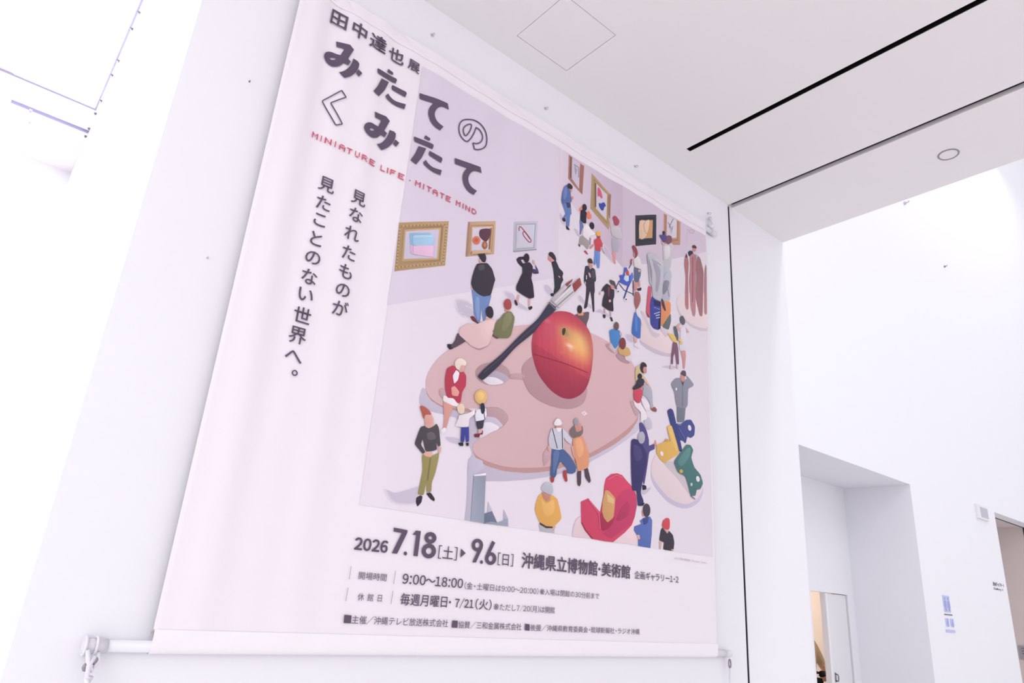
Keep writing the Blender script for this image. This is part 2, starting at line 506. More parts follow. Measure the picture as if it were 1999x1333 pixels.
bm = bmesh.new()
nx, nz = 220, 180
g = [[bm.verts.new(cloth(BX0 + (BX1 - BX0) * i / nx, SEAM + (BZ1 - SEAM) * j / nz)) for i in range(nx + 1)] for j in range(nz + 1)]
for j in range(nz):
    for i in range(nx):
        bm.faces.new((g[j][i], g[j][i + 1], g[j + 1][i + 1], g[j + 1][i]))
# thin turned edge down each side
for i0, sgn in ((0, -1), (nx, 1)):
    e = [bm.verts.new(g[j][i0].co + Vector((0.002 * sgn, 0.012, 0))) for j in range(nz + 1)]
    for j in range(nz):
        bm.faces.new((g[j][i0], g[j + 1][i0], e[j + 1], e[j]))
new_obj('cloth_sheet', bm, M['fabric'], banner, True)

PZ, PR = E - 0.0904 * YBN - 0.011, 0.0207                     # bottom pole
TZ = BZ1 - 0.026                               # top pole
PY = YBN + PR + 0.005

def sleeve(name, zpole, zseam, up):
    """double cloth sleeve sewn round a pole"""
    bm = bmesh.new()
    r = PR + 0.004
    s = 1 if up else -1
    prof = [(YBN - 0.0015, zseam), (YBN - 0.003, zseam + (zpole - zseam) * 0.4), (PY - r * 1.0, zpole - s * 0.012)]
    for k in range(9):
        a = math.pi * k / 8
        prof.append((PY - r * math.cos(a), zpole + s * r * math.sin(a)))
    prof.append((PY + r * 0.9, zpole - s * 0.05))
    prof.append((YBN + 0.004, zseam + 0.01 * s))
    n = 120
    rows = []
    for i in range(n + 1):
        x = BX0 + (BX1 - BX0) * i / n
        wr = 0.0025 * math.sin(x * 21) * math.sin(x * 7.7 + 1)
        rows.append([bm.verts.new((x, y + (wr if 0 < q < 3 else 0) - fold(x, zseam) * (1 if q in (0, len(prof) - 1) else 0), z)) for q, (y, z) in enumerate(prof)])
    for i in range(n):
        for q in range(len(prof) - 1):
            bm.faces.new((rows[i][q], rows[i + 1][q], rows[i + 1][q + 1], rows[i][q + 1]))
    return new_obj(name, bm, M['hem'] if not up else M['fabric'], banner, True)

sleeve('bottom_hem', PZ, SEAM, False)
sleeve('top_hem', TZ, TZ - 0.055, True)

# ---- poles
def pole(label, z, x0, x1, cap0, cap1):
    t = thing('banner_pole', label, 'pole', (x0, PY, z))
    bm = bmesh.new()
    tube(bm, [(x0, PY, z), (x1, PY, z)], PR, 28)
    new_obj('pipe', bm, M['pole'], t, True)
    for xa, xb in (cap0, cap1):
        if xa is None:
            continue
        s = 1 if xb > xa else -1
        bm = bmesh.new()
        tube(bm, [(xa, PY, z), (xa + 0.8 * (xb - xa), PY, z), (xb - 0.006 * s, PY, z), (xb, PY, z)], [PR + 0.004, PR + 0.004, PR + 0.002, PR * 0.6], 28)
        new_obj('end_cap', bm, M['cap'], t, True)
    return t

tb = pole('long white pole sewn into the bottom hem of the banner', PZ, 0.575, 4.50, (0.635, 0.555), (4.44, 4.515))
tt = pole('white pole in the top hem of the banner, its end poking out at the right', TZ, 0.575, 4.50, (0.635, 0.555), (4.44, 4.515))

# clip, knot and twisted cord at the left end of the bottom pole
bm = bmesh.new()
for a in (0.565, 0.600):
    tube(bm, [(a, PY - 0.030 * math.cos(q * math.pi / 8), PZ + 0.030 * math.sin(q * math.pi / 8)) for q in range(-8, 9)], 0.005, 8)
tube(bm, [(0.572, PY - 0.036, PZ - 0.01), (0.58, PY - 0.045, PZ - 0.045), (0.60, PY - 0.04, PZ - 0.075), (0.615, PY - 0.03, PZ - 0.045), (0.61, PY - 0.02, PZ - 0.02)], 0.0075, 8)
tube(bm, [(0.60, PY - 0.036, PZ - 0.03), (0.585, PY - 0.046, PZ - 0.06), (0.59, PY - 0.04, PZ - 0.095), (0.605, PY - 0.035, PZ - 0.10)], 0.0075, 8)
new_obj('knot', bm, M['cord'], tb, True)
bm = bmesh.new()
for q, x in enumerate((0.578, 0.604)):
    bmesh.ops.create_uvsphere(bm, u_segments=10, v_segments=6, radius=1, matrix=Matrix.Translation((x, PY - 0.034, PZ - 0.045 - 0.02 * (1 - q))) @ Matrix.Diagonal((0.010, 0.006, 0.014, 1)))
new_obj('snap_hook', bm, M['steel'], tb, True)
bm = bmesh.new()
for ph in (0, math.pi):
    pts = []
    for k in range(150):
        z = PZ - 0.095 - k * 0.006
        a = k * 0.42 + ph
        pts.append((0.598 + 0.007 * math.cos(a), PY - 0.03 + 0.007 * math.sin(a), z))
    tube(bm, pts, 0.0085, 7)
new_obj('twisted_cord', bm, M['cord'], tb, True)
# ring and thin cord at the right end
bm = bmesh.new()
tube(bm, [(4.488 + 0.012 * math.cos(q * math.pi / 8), PY - 0.01, PZ - 0.062 + 0.026 * math.sin(q * math.pi / 8)) for q in range(17)], 0.005, 8, False)
new_obj('ring', bm, M['steel'], tb, True)
bm = bmesh.new()
tube(bm, [(4.486, PY - 0.01, PZ - 0.088), (4.482, PY, PZ - 0.4), (4.480, PY, PZ - 1.0)], 0.006, 8)
new_obj('thin_cord', bm, M['cord'], tb, True)
# cord holding the top pole's right end up to its hook
bm = bmesh.new()
tube(bm, [(4.455 + 0.02 * math.sin(q * 0.9), PY + 0.02 * math.cos(q * 0.7), TZ + 0.03 + q * 0.014) for q in range(10)], 0.014, 8)
ball(bm, (4.45, PY, TZ + 0.05), 0.022)
new_obj('knot', bm, M['cord'], tt, True)

# hooks in the wall above the banner
def hook_bm():
    bm = bmesh.new()
    tube(bm, [(0, 0, 0), (0, -0.002, 0)], 0.007, 16)
    tube(bm, [(0, 0, 0), (0, -0.014, 0), (0.001, -0.019, -0.003), (0.001, -0.021, -0.009), (0.001, -0.017, -0.013), (0.001, -0.012, -0.011)], 0.0019, 8)
    return bm
src = None
for x, z, lab in ((1.590, 4.785, 'small screw hook above the banner, highest in view, over the large lettering'),
                  (2.540, 4.782, 'small screw hook above the banner, just below the square ceiling hatch'),
                  (3.492, 4.781, 'small screw hook above the banner, nearest the end of the black ceiling slot'),
                  (4.445, 4.781, 'small screw hook in the wall at the right end of the top pole')):
    if src is None:
        src = new_obj('wall_hook', hook_bm(), M['palesteel'], survey=False)
        o = src
    else:
        o = src.copy()
        COL.objects.link(o)
    o.location = W3((x, YW, z))
    tag(o, lab, 'hook', 'hooks above the banner')

# ------------------------------------------------------------------ printed ink
INK = (100, 86, 106)  # lettering ink, lightened by lens haze put into the colour
GAIN = 0.985

class Ink:
    """flat printed shapes lying on the cloth; every shape keeps its own ink colour"""
    def __init__(self):
        self.bm = bmesh.new()
        self.cl = self.bm.loops.layers.float_color.new('ink')

    def add(self, loops, color, layer, L=0.04, fn=None, tone=0.0, planar=False):
        """loops: outline first, then holes, in measured points (or cloth x,z if planar)"""
        lp = [[(p if planar else uv(p)) for p in l] for l in loops]
        vec = [[Vector((a, b, 0)) for a, b in l] for l in lp]
        tris = tessellate_polygon(vec)
        flat = [p for l in lp for p in l]
        self._emit(flat, tris, color, layer, L, fn, tone)

    def _emit(self, flat, tris, color, layer, L, fn, tone):
        b = bmesh.new()
        vs_ = [b.verts.new((p[0], p[1], 0)) for p in flat]
        for t in tris:
            try:
                b.faces.new([vs_[i] for i in t])
            except ValueError:
                pass
        for _ in range(9):
            es = [e for e in b.edges if e.calc_length() > L]
            if not es:
                break
            bmesh.ops.subdivide_edges(b, edges=es, cuts=1)
            bmesh.ops.triangulate(b, faces=[f for f in b.faces if len(f.verts) > 3])
        self.take(b, color, layer, fn, tone)

    def take(self, b, color, layer, fn=None, tone=0.0):
        if not b.verts:
            b.free()
            return
        xs = [v.co.x for v in b.verts]
        zs = [v.co.y for v in b.verts]
        xm, zm = (min(xs) + max(xs)) / 2, (min(zs) + max(zs)) / 2
        xr, zr = max(1e-6, max(xs) - min(xs)), max(1e-6, max(zs) - min(zs))
        base = lin3(color) if color else None
        mp, cm = {}, {}
        for v in b.verts:
            mp[v] = self.bm.verts.new(cloth(v.co.x, v.co.y, layer))
            c = lin3(fn(v.co.x, v.co.y)) if fn else base
            k = GAIN * (1 + tone * ((v.co.x - xm) / xr + (v.co.y - zm) / zr))
            cm[v] = tuple(min(0.92, ch * k) for ch in c)
        for f in b.faces:
            nf = self.bm.faces.new([mp[v] for v in f.verts])
            for lo, v in zip(nf.loops, f.verts):
                lo[self.cl] = (*cm[v], 1)
        b.free()

    def build(self, name):
        bm = self.bm
        me = bpy.data.meshes.new(name)
        for f in bm.faces:
            f.normal_update()
            if f.normal.y > 0:
                f.normal_flip()
        for v in bm.verts:
            v.co = W3(v.co)
        bm.to_mesh(me)
        bm.free()
        me.materials.append(M['ink'])
        for p in me.polygons:
            p.use_smooth = True
        o = bpy.data.objects.new(name, me)
        COL.objects.link(o)
        o.parent = banner
        o.matrix_parent_inverse = Matrix.Translation(-Vector(banner.location))
        return o

def crop(ox, oy, s):
    return lambda pts: [(ox + x / s, oy + y / s) for x, y in pts]

def curve(pts, n=5, closed=True):
    """Catmull-Rom through the points"""
    m = len(pts)
    out = []
    for i in range(m if closed else m - 1):
        if closed:
            p0, p1, p2, p3 = pts[i - 1], pts[i], pts[(i + 1) % m], pts[(i + 2) % m]
        else:
            p0, p1, p2, p3 = pts[max(i - 1, 0)], pts[i], pts[i + 1], pts[min(i + 2, m - 1)]
        for k in range(n):
            t = k / n
            t2, t3 = t * t, t * t * t
            out.append(tuple(0.5 * (2 * p1[a] + (p2[a] - p0[a]) * t + (2 * p0[a] - 5 * p1[a] + 4 * p2[a] - p3[a]) * t2
                                    + (3 * p1[a] - p0[a] - 3 * p2[a] + p3[a]) * t3) for a in (0, 1)))
    if not closed:
        out.append(pts[-1])
    return out

def rounded(pts, f=0.22, n=3):
    """outline with softly rounded corners"""
    m = len(pts)
    out = []
    for i in range(m):
        a, b, c = pts[i - 1], pts[i], pts[(i + 1) % m]
        p = tuple(b[k] + (a[k] - b[k]) * f for k in (0, 1))
        q = tuple(b[k] + (c[k] - b[k]) * f for k in (0, 1))
        for k in range(n + 1):
            t = k / n
            out.append(tuple((1 - t) ** 2 * p[j] + 2 * t * (1 - t) * b[j] + t * t * q[j] for j in (0, 1)))
    return out

def ellipse(cx, cy, rx, ry, rot=0, n=28):
    c, s = math.cos(rot), math.sin(rot)
    return [(cx + rx * math.cos(a) * c - ry * math.sin(a) * s, cy + rx * math.cos(a) * s + ry * math.sin(a) * c)
            for a in (2 * math.pi * k / n for k in range(n))]

def stroke(pts, w, closed=False):
    """list of quads covering a line of width w"""
    out = []
    n = len(pts)
    L_, R_ = [], []
    for i in range(n):
        a = pts[i - 1] if (closed or i > 0) else pts[i]
        b = pts[(i + 1) % n] if (closed or i < n - 1) else pts[i]
        dx, dy = b[0] - a[0], b[1] - a[1]
        l = math.hypot(dx, dy) or 1
        L_.append((pts[i][0] - dy / l * w / 2, pts[i][1] + dx / l * w / 2))
        R_.append((pts[i][0] + dy / l * w / 2, pts[i][1] - dx / l * w / 2))
    for i in range(n if closed else n - 1):
        j = (i + 1) % n
        out.append([L_[i], L_[j], R_[j], R_[i]])
    return out

# ---- text set in outline type (glyphs() makes a mesh of one string)
WIDE = {c: chr(ord(c) + 0xFEE0) for c in '0123456789:/()[]'}
ADV = {'・': 0.55, '〜': 0.86, '／': 0.95, ' ': 0.45, '※': 0.95, 'ャ': 0.86}
_glyph = {}

def glyph(ch):
    if ch not in _glyph:
        me = glyphs(ch)
        _glyph[ch] = ([tuple(v.co) for v in me.vertices], [tuple(p.vertices) for p in me.polygons])
        bpy.data.meshes.remove(me)
    return _glyph[ch]

def compose(s):
    """set a line: ideographs on a full body, figures and brackets tight"""
    verts, faces, x = [], [], 0.0
    for ch in s:
        if ch == ' ':
            x += ADV[' ']
            continue
        g_ = WIDE.get(ch, ch)
        vs_, fs_ = glyph(g_)
        if ch == '※':
            xa, xb = min(v[0] for v in vs_), max(v[0] for v in vs_)
            ya, yb = min(v[1] for v in vs_), max(v[1] for v in vs_)
            vs_ = [((v[0] - xa) / (xb - xa) * 0.84 + 0.08, (v[1] - ya) / (yb - ya) * 0.84 - 0.05) for v in vs_]
        if ch in WIDE or ord(ch) < 0x250:
            a = min(v[0] for v in vs_)
            w_ = max(v[0] for v in vs_) - a
            pad = 0.055 if ch.isdigit() else 0.09 if ch == ':' else 0.03 if ch == '/' else 0.05
            if ch == '/':
                w_ *= 0.55
            dx, adv = x + pad - a, w_ + 2 * pad
            k_ = 0.55 if ch == '/' else 1.0
            new = [((v[0] - a) * k_ + x + pad, v[1]) for v in vs_]
        else:
            adv = ADV.get(ch, 1.0)
            new = [(v[0] + x + (adv - 1) / 2, v[1]) for v in vs_]
        n = len(verts)
        verts += new
        faces += [tuple(n + q for q in f) for f in fs_]
        x += adv
    me = bpy.data.meshes.new('line')
    me.from_pydata([(a, b, 0) for a, b in verts], [], faces)
    return me

def put_mesh(ink, me, fx, fz, color, layer, w=0.0):
    """print type; a heavier weight is the same type overprinted with small shifts (w in em)"""
    shifts = [(0, 0)] if not w else [(-w, 0), (w, 0), (0, w * 0.8), (0, -w * 0.8)] + ([(w * .7, w * .7), (-w * .7, -w * .7), (w * .7, -w * .7), (-w * .7, w * .7)] if w > 0.015 else [])
    for q, (sx, sy) in enumerate(shifts):
        b = bmesh.new()
        b.from_mesh(me)
        for v in b.verts:
            v.co = Vector((fx(v.co.x + sx), fz(v.co.y + sy), 0))
        ink.take(b, color, layer + q * 0.1)
    bpy.data.meshes.remove(me)

def text_fit(ink, s, bl, br, tl, weight=0.0, color=INK, layer=14):
    """fit a line of type to its measured corners: lower left, lower right, upper left"""
    me = compose(s)
    xs = [v.co.x for v in me.vertices]
    ys = [v.co.y for v in me.vertices]
    x0, zb = uv(bl)
    x1, zb2 = uv(br)
    z1 = uv(tl)[1]
    z0 = (zb + zb2) / 2 if abs(zb - zb2) < 0.03 else zb
    a, b_ = min(xs), max(xs)
    c, d = min(ys), max(ys)
    put_mesh(ink, me, lambda x: x0 + (x - a) / (b_ - a) * (x1 - x0), lambda y: z0 + (y - c) / (d - c) * (z1 - z0), color, layer, weight)

def text_chars(ink, s, centres, ems, weight=0.0, color=INK, layer=14):
    """one character per measured centre"""
    for n_, (ch, p) in enumerate(zip(s, centres)):
        em = ems[n_] if isinstance(ems, tuple) else ems
        me = glyphs(ch)
        x, z = uv(p)
        xs = [v.co.x for v in me.vertices]
        ys = [v.co.y for v in me.vertices]
        cx, cy = (min(xs) + max(xs)) / 2, (min(ys) + max(ys)) / 2
        if ch == '。':
            cx, cy = 0.25, 0.10
        put_mesh(ink, me, lambda v: x + (v - cx) * em, lambda v: z + (v - cy) * em, color, layer, weight)

# ------------------------------------------------------------------ lettering
C2 = crop(560, 0, 4.4432)
C6 = crop(660, 1000, 5.128)
C7 = crop(1000, 1050, 4.1646)
C54 = crop(540, 340, 3.173)
CT = crop(560, 0, 6.663)

one = lambda f, p: f([p])[0]

art = Ink()
text_chars(art, '田中達也展', CT([(681, 258), (941, 415), (1184, 570), (1425, 725), (1648, 866)]), (0.108, 0.108, 0.108, 0.104, 0.082), 0.020)

art.build('artist_lettering')

MI = [[(428, 357), (540, 398), (574, 440), (522, 518), (547, 543), (524, 575), (487, 552)] +
      curve([(487, 552), (460, 572), (430, 578), (390, 571), (352, 542), (330, 508), (324, 482), (335, 457), (362, 445), (395, 450), (430, 468), (462, 482)], 4, False) +
      [(495, 430), (432, 405)], ellipse(400, 507, 25, 10, 0.1, 16)]
MI2 = [(570, 516), (610, 537), (624, 556)] + curve([(624, 556), (616, 596), (590, 635), (545, 668), (492, 683)], 4, False) + [(448, 630)] + curve([(448, 630), (490, 622), (532, 590), (555, 556), (570, 516)], 4, False)[1:]
MI3 = rounded([(618, 605), (652, 638), (622, 668), (596, 640)], 0.12)
TA = [rounded([(782, 598), (950, 682), (955, 696), (943, 724), (783, 642), (778, 615)], 0.1),
      rounded([(880, 598), (922, 628), (924, 640), (915, 650), (868, 625)], 0.12),
      [(818, 685), (885, 712)] + curve([(885, 712), (865, 750), (840, 790), (792, 840)], 4, False)[1:] + [(743, 797)] + curve([(743, 797), (775, 760), (797, 725), (818, 685)], 4, False)[1:],
      rounded([(916, 735), (1030, 800), (1036, 815), (1022, 846), (912, 775), (908, 755)], 0.1),
      curve([(880, 810), (905, 845), (950, 880), (1028, 908)], 4, False) + curve([(1015, 950), (950, 920), (900, 884), (865, 850), (857, 828)], 4, False)]
TE = [[(1150, 810), (1290, 865), (1386, 905), (1396, 957)] + curve([(1396, 957), (1350, 938), (1318, 936), (1290, 952), (1273, 985), (1274, 1020), (1290, 1055), (1316, 1082), (1350, 1105)], 4, False)[1:] +
      [(1318, 1138)] + curve([(1318, 1138), (1270, 1105), (1236, 1060), (1219, 1005), (1221, 960), (1238, 927), (1262, 905)], 4, False)[1:] + [(1150, 860), (1147, 830)]]

def plane(pts):
    return [uv(p) for p in C2(pts)]

def place(shapes, frm=None, to=None):
    """print one letter; a repeat is shifted on the cloth from one landmark to another"""
    k = Ink()
    dx = dz = 0
    if frm:
        a, b_ = uv(one(C2, frm)), uv(one(C2, to))
        dx, dz = b_[0] - a[0], b_[1] - a[1]
    for sh in shapes:
        loops = sh if isinstance(sh[0], list) else [sh]
        k.add([[(x + dx, z + dz) for x, z in plane(l)] for l in loops], INK, 14, planar=True)
    k.build('title_letter')

place([MI, MI2, MI3]); place([MI, MI2, MI3], (428, 357), (757, 975))
place(TA); place(TA, (782, 598), (1100, 1187))
place(TE); place(TE, (1150, 810), (1450, 1375.5))
NO1 = curve([(1570, 1038), (1620, 1047), (1670, 1080), (1710, 1135), (1726, 1195), (1724, 1250), (1705, 1284), (1662, 1302), (1622, 1299)], 4, False) + \
      [(1606, 1243)] + curve([(1606, 1243), (1640, 1250), (1672, 1238), (1688, 1210), (1687, 1175), (1665, 1133), (1634, 1110)], 4, False)[1:] + \
      curve([(1634, 1110), (1620, 1150), (1596, 1195), (1570, 1224), (1548, 1229), (1514, 1200), (1492, 1158), (1487, 1110), (1500, 1067), (1530, 1043), (1570, 1038)], 4, False)[1:-1]
NO2 = curve([(1555, 1088), (1588, 1080), (1596, 1100), (1580, 1142), (1556, 1174), (1540, 1178), (1528, 1150), (1528, 1115)], 4)
KU = rounded([(308, 872), (470, 790), (508, 850), (378, 892), (476, 1082), (418, 1090)], 0.06)
for lns in ((NO1, NO2), (KU,)):
    k = Ink()
    for ln in lns:
        for q in stroke(ln, 10.5, True):
            k.add([plane(q)], INK, 14, planar=True)
    k.build('title_letter')

# ---- pixel lettering
BITS = {'M': '10001 11011 10101 10001 10001', 'I': '1 1 1 1 1', 'N': '10001 11001 10101 10011 10001', 'A': '01110 10001 11111 10001 10001',
        'T': '11111 00100 00100 00100 00100', 'U': '10001 10001 10001 10001 01110', 'R': '11110 10001 11110 10010 10001',
        'E': '11111 10000 11110 10000 11111', 'L': '10000 10000 10000 10000 11111', 'F': '11111 10000 11110 10000 10000', 'D': '11110 10001 10001 10001 11110', '.': '0 0 1 0 0'}
ROW = [('M', 95, 222), ('I', 280, 300), ('N', 362, 500), ('I', 570, 592), ('A', 665, 800), ('T', 832, 945), ('U', 1005, 1100), ('R', 1150, 1272),
       ('E', 1325, 1455), ('L', 1585, 1680), ('I', 1718, 1742), ('F', 1785, 1895), ('E', 1952, 2078)]
ROW2 = [('.', 300, 322), ('M', 425, 538), ('I', 590, 612), ('T', 668, 770), ('A', 805, 915), ('T', 960, 1055), ('E', 1090, 1195), ('M', 1310, 1405),
        ('I', 1455, 1475), ('N', 1515, 1620), ('D', 1655, 1752)]
zb = uv((608.6, 267.3))[1]
zt = uv((611.3, 256.2))[1]
hc = (zt - zb) / 5
for row, ox in ((ROW[:9], 600), (ROW[9:], 600), (ROW2[:1], 770), (ROW2[1:7], 770), (ROW2[7:], 770)):
    sub = Ink()
    for ch, a, b_ in row:
        pa, pb = ox + a / 11.106, ox + b_ / 11.106
        xa = uv((pa, 267.3 + (pa - 608.6) * 0.479))[0]
        xb = uv((pb, 267.3 + (pb - 608.6) * 0.479))[0]
        rows = BITS[ch].split()
        nc = len(rows[0])
        wc = (xb - xa) / nc
        for r_, bits in enumerate(rows):
            k = 0
            while k < nc:
                if bits[k] == '1':
                    k2 = k
                    while k2 < nc and bits[k2] == '1':
                        k2 += 1
                    x0_, x1_, z1_ = xa + k * wc, xa + k2 * wc, zb + (5 - r_) * hc
                    sub.add([[(x0_, z1_ - hc), (x1_, z1_ - hc), (x1_, z1_), (x0_, z1_)]], (203, 92, 112), 14, planar=True)
                    k = k2
                else:
                    k += 1
    sub.build('subtitle_word')


# ---- vertical slogan
slo = Ink()
text_chars(slo, '見たことのない世界へ。', C54([(308, 68), (288, 182), (265, 287), (243, 403), (222, 520), (200, 638), (178, 750), (157, 875), (128, 1000), (103, 1130), (115, 1233)]), 0.089, 0.012)
slo.build('slogan_lettering')
slo = Ink()
text_chars(slo, '見なれたものが', C54([(505, 152), (487, 258), (463, 372), (443, 492), (423, 607), (405, 722), (390, 833)]), 0.089, 0.012)
slo.build('slogan_lettering')

# ---- dates and venue
c6 = lambda x, y: (660 + x / 5.128, 1000 + y / 5.128)
c7 = lambda x, y: (1000 + x / 4.1646, 1050 + y / 4.1646)
C6_ = lambda pts: [c6(*q) for q in pts]

def line(part, *runs, extra=()):
    """one printed line of type = one part of the banner"""
    k = Ink()
    for r_ in runs:
        text_fit(k, *r_)
    for q, c in extra:
        k.add([q], c, 14)
    return k

line('y', ('2026', c6(157, 371), c6(478, 403), c6(167, 250), 0.036)).build('year_lettering')

k = Ink()
k.add([C6_([(548, 152), (686, 178), (684, 203), (582, 414), (529, 408), (630, 206), (546, 191)])], INK, 14)
k.add([C6_(ellipse(665, 411, 17, 20))], INK, 14)
k.add([C6_([(735, 224), (772, 182), (819, 188), (787, 440), (744, 434), (772, 226)])], INK, 14)
for (a, b_, rx, ry, w) in ((915, 255, 40, 38, 40), (899, 386, 51, 53, 42)):
    for q in stroke(ellipse(a, b_, rx, ry, 0.1, 40), w, True):
        k.add([C6_(q)], INK, 14)
k.build('date_lettering')
k = line('d', ('[土]', c6(990, 463), c6(1178, 480), c6(1006, 328), 0.006))
k.add([[c6(1224, 362), c6(1272, 408), c6(1217, 452)]], INK, 14)
k.build('weekday_lettering')
k = Ink()
for (a, b_, rx, ry, w) in ((1389, 327, 40, 46, 34), (1522, 462, 39, 47, 34)):
    for q in stroke(ellipse(a, b_, rx, ry, 0.1, 40), w, True):
        k.add([C6_(q)], INK, 14)
k.add([C6_([(1446, 320), (1440, 360), (1374, 502), (1338, 500), (1398, 368), (1420, 355)])], INK, 14)
k.add([C6_([(1538, 283), (1568, 303), (1510, 425), (1486, 470), (1468, 440)])], INK, 14)
k.add([C6_(ellipse(1430, 497, 15, 18))], INK, 14)
k.build('date_lettering')
line('d', ('[日]', c6(1590, 527), c6(1742, 542), c6(1603, 402), 0.006)).build('weekday_lettering')
k = line('v', ('沖縄県立博物館', c7(68, 246), c7(686, 303), c7(82, 116), 0.022), ('美術館', c7(722, 308), c7(950, 330), c7(726, 198), 0.022))
k.add([[c7(a, b_) for a, b_ in ellipse(704, 252, 9, 11)]], INK, 14)
k.build('venue_lettering')
line('v', ('企画ギャラリー1・2', c7(988, 334), c7(1346, 364), c7(992, 266), 0.012)).build('room_lettering')

GREY_INK = (122, 108, 128)
for a, b_ in (((127, 538), (106, 670)), ((567, 583), (548, 715)), ((95, 752), (72, 888)), ((541, 785), (521, 918))):
    k = Ink()
    for q in stroke([c6(*a), c6(*b_)], 0.9):
        k.add([q], (158, 143, 164), 14)
    k.build('rule_line')
line('h', ('開場時間', c6(197, 670), c6(472, 688), c6(206, 592), 0.006, GREY_INK)).build('heading_lettering')
line('h', ('休 館 日', c6(186, 882), c6(426, 893), c6(194, 806), 0.006, GREY_INK)).build('heading_lettering')
line('h', ('9:00〜18:00', c6(633, 710), c6(1238, 760), c6(642, 612), 0.016)).build('hours_lettering')
line('h', ('(金・土曜日は9:00〜20:00)', c6(1256, 770), c7(203, 459), c6(1264, 694), 0.006, GREY_INK)).build('hours_note_lettering')
line('h', ('※入場は閉館の30分前まで', c7(216, 462), c7(702, 496), c7(220, 408), 0.006, GREY_INK)).build('hours_note_lettering')
line('h', ('毎週月曜日', c6(610, 930), c6(1078, 948), c6(622, 806), 0.012), extra=[(C6_(ellipse(1112, 898, 10, 13)), INK)]).build('closing_day_lettering')
line('h', ('7/21', c6(1160, 955), c6(1345, 965), c6(1170, 853), 0.022), ('(火)', c6(1365, 970), c6(1525, 982), c6(1375, 862), 0.010)).build('closing_day_lettering')
line('h', ('※ただし7/20(月)は開館', c6(1550, 980), c7(336, 613), c6(1556, 906), 0.006, GREY_INK)).build('closing_note_lettering')
for s_, bl, br, tl, sq in (('主催／沖縄テレビ放送株式会社', c6(127, 1112), c6(1090, 1150), c6(140, 1030), [c6(50, 1106), c6(123, 1110), c6(130, 1030), c6(58, 1024)]),
                           ('協賛／三和金属株式会社', c6(1192, 1158), c6(1826, 1180), c6(1200, 1085), [c6(1128, 1152), c6(1186, 1155), c6(1192, 1084), c6(1136, 1080)]),
                           ('後援／沖縄県教育委員会・琉球新報社・ラジオ沖縄', c7(138, 755), c7(1028, 783), c7(142, 700), [c7(95, 748), c7(133, 753), c7(134, 700), c7(97, 696)])):
    line('o', (s_, bl, br, tl, 0.007, GREY_INK), extra=[(sq, INK)]).build('organiser_lettering')
line('c', ('みたて現代美術館 ©Tatsuya Tanaka', c7(1312, 181), c7(1574, 209), c7(1313, 154), 0.0, (178, 165, 178))).build('credit_lettering')

# ------------------------------------------------------------------ the printed picture
def P(s):
    return [tuple(float(v) for v in q.split(',')) for q in s.split()]

A = crop(740, 400, 5.128)
B = crop(1070, 280, 3.9206)
D = crop(800, 560, 3.5087)
EE = crop(690, 760, 4.1667)
FF = crop(1010, 780, 4.165)
G1 = crop(1080, 290, 8.331)
G2 = crop(1180, 400, 6.059)
G3 = crop(1060, 420, 8.331)
G4 = crop(1120, 490, 8.331)
G5 = crop(1220, 560, 7.4056)
G6 = crop(1180, 700, 6.665)
PX = crop(0, 0, 1)

FLOOR_C, WALL_C, SHADE = (229, 219, 229), (221, 211, 225), (201, 191, 209)

pic = Ink()
pic.add([PX(P('825,130 1376,460.5 1391.5,1087 702,985'))], FLOOR_C, 3, L=0.04, tone=-0.03)
pic.add([PX(P('825,130 1091,289 1088.5,542 756,596'))], WALL_C, 4, L=0.04, tone=0.02)
pic.add([PX(P('1091,289 1214,363 1214.5,522 1167,464 1116,398 1091,390'))], None, 4, L=0.04,
        fn=lambda x, z: tuple(a + (b - a) * max(0, min(1, (x - 2.62) / 0.62)) for a, b in zip((228, 213, 226), (203, 184, 204))))
pic.add([PX(P('1214,363 1376,460.5 1377,492 1287,511 1215,522'))], (212, 196, 212), 4, L=0.04, tone=0.05)
picture = pic.build('printed_picture')

BASE = 6
class Fig(Ink):
    """one printed figure or object of the picture, built up shape by shape"""
    def __init__(self, name, label=None, base=BASE):
        super().__init__()
        self.name, self.label, self.k = name, label, base

    def s(self, f, color, pts, style='r', holes=(), tone=0.10, L=0.04, fn=None, step=1.0):
        pts = P(pts) if isinstance(pts, str) else pts
        if style == 's':
            pts = curve(pts, 4)
        elif style == 'r':
            pts = rounded(pts, 0.2, 2)
        if color:
            color = tuple(10 + v * 0.955 for v in color)  # lifts the dark inks, haze put into the print colour
        self.add([f(pts)] + [f(h) for h in holes], color, self.k, L, fn, tone)
        self.k += step
        return self

    def e(self, f, color, cx, cy, rx, ry, rot=0, tone=0.10):
        return self.s(f, color, ellipse(cx, cy, rx, ry, rot, 22), 'l', tone=tone)

    def ln(self, f, color, pts, w, closed=False):
        pts = P(pts) if isinstance(pts, str) else pts
        for q in stroke(pts, w, closed):
            self.add([f(q)], color, self.k)
        self.k += 1
        return self

    def done(self):
        o = self.build(self.name)
        o.parent = picture
        o.matrix_parent_inverse = Matrix.Identity(4)
        if self.label:
            o['label'] = self.label
        return o

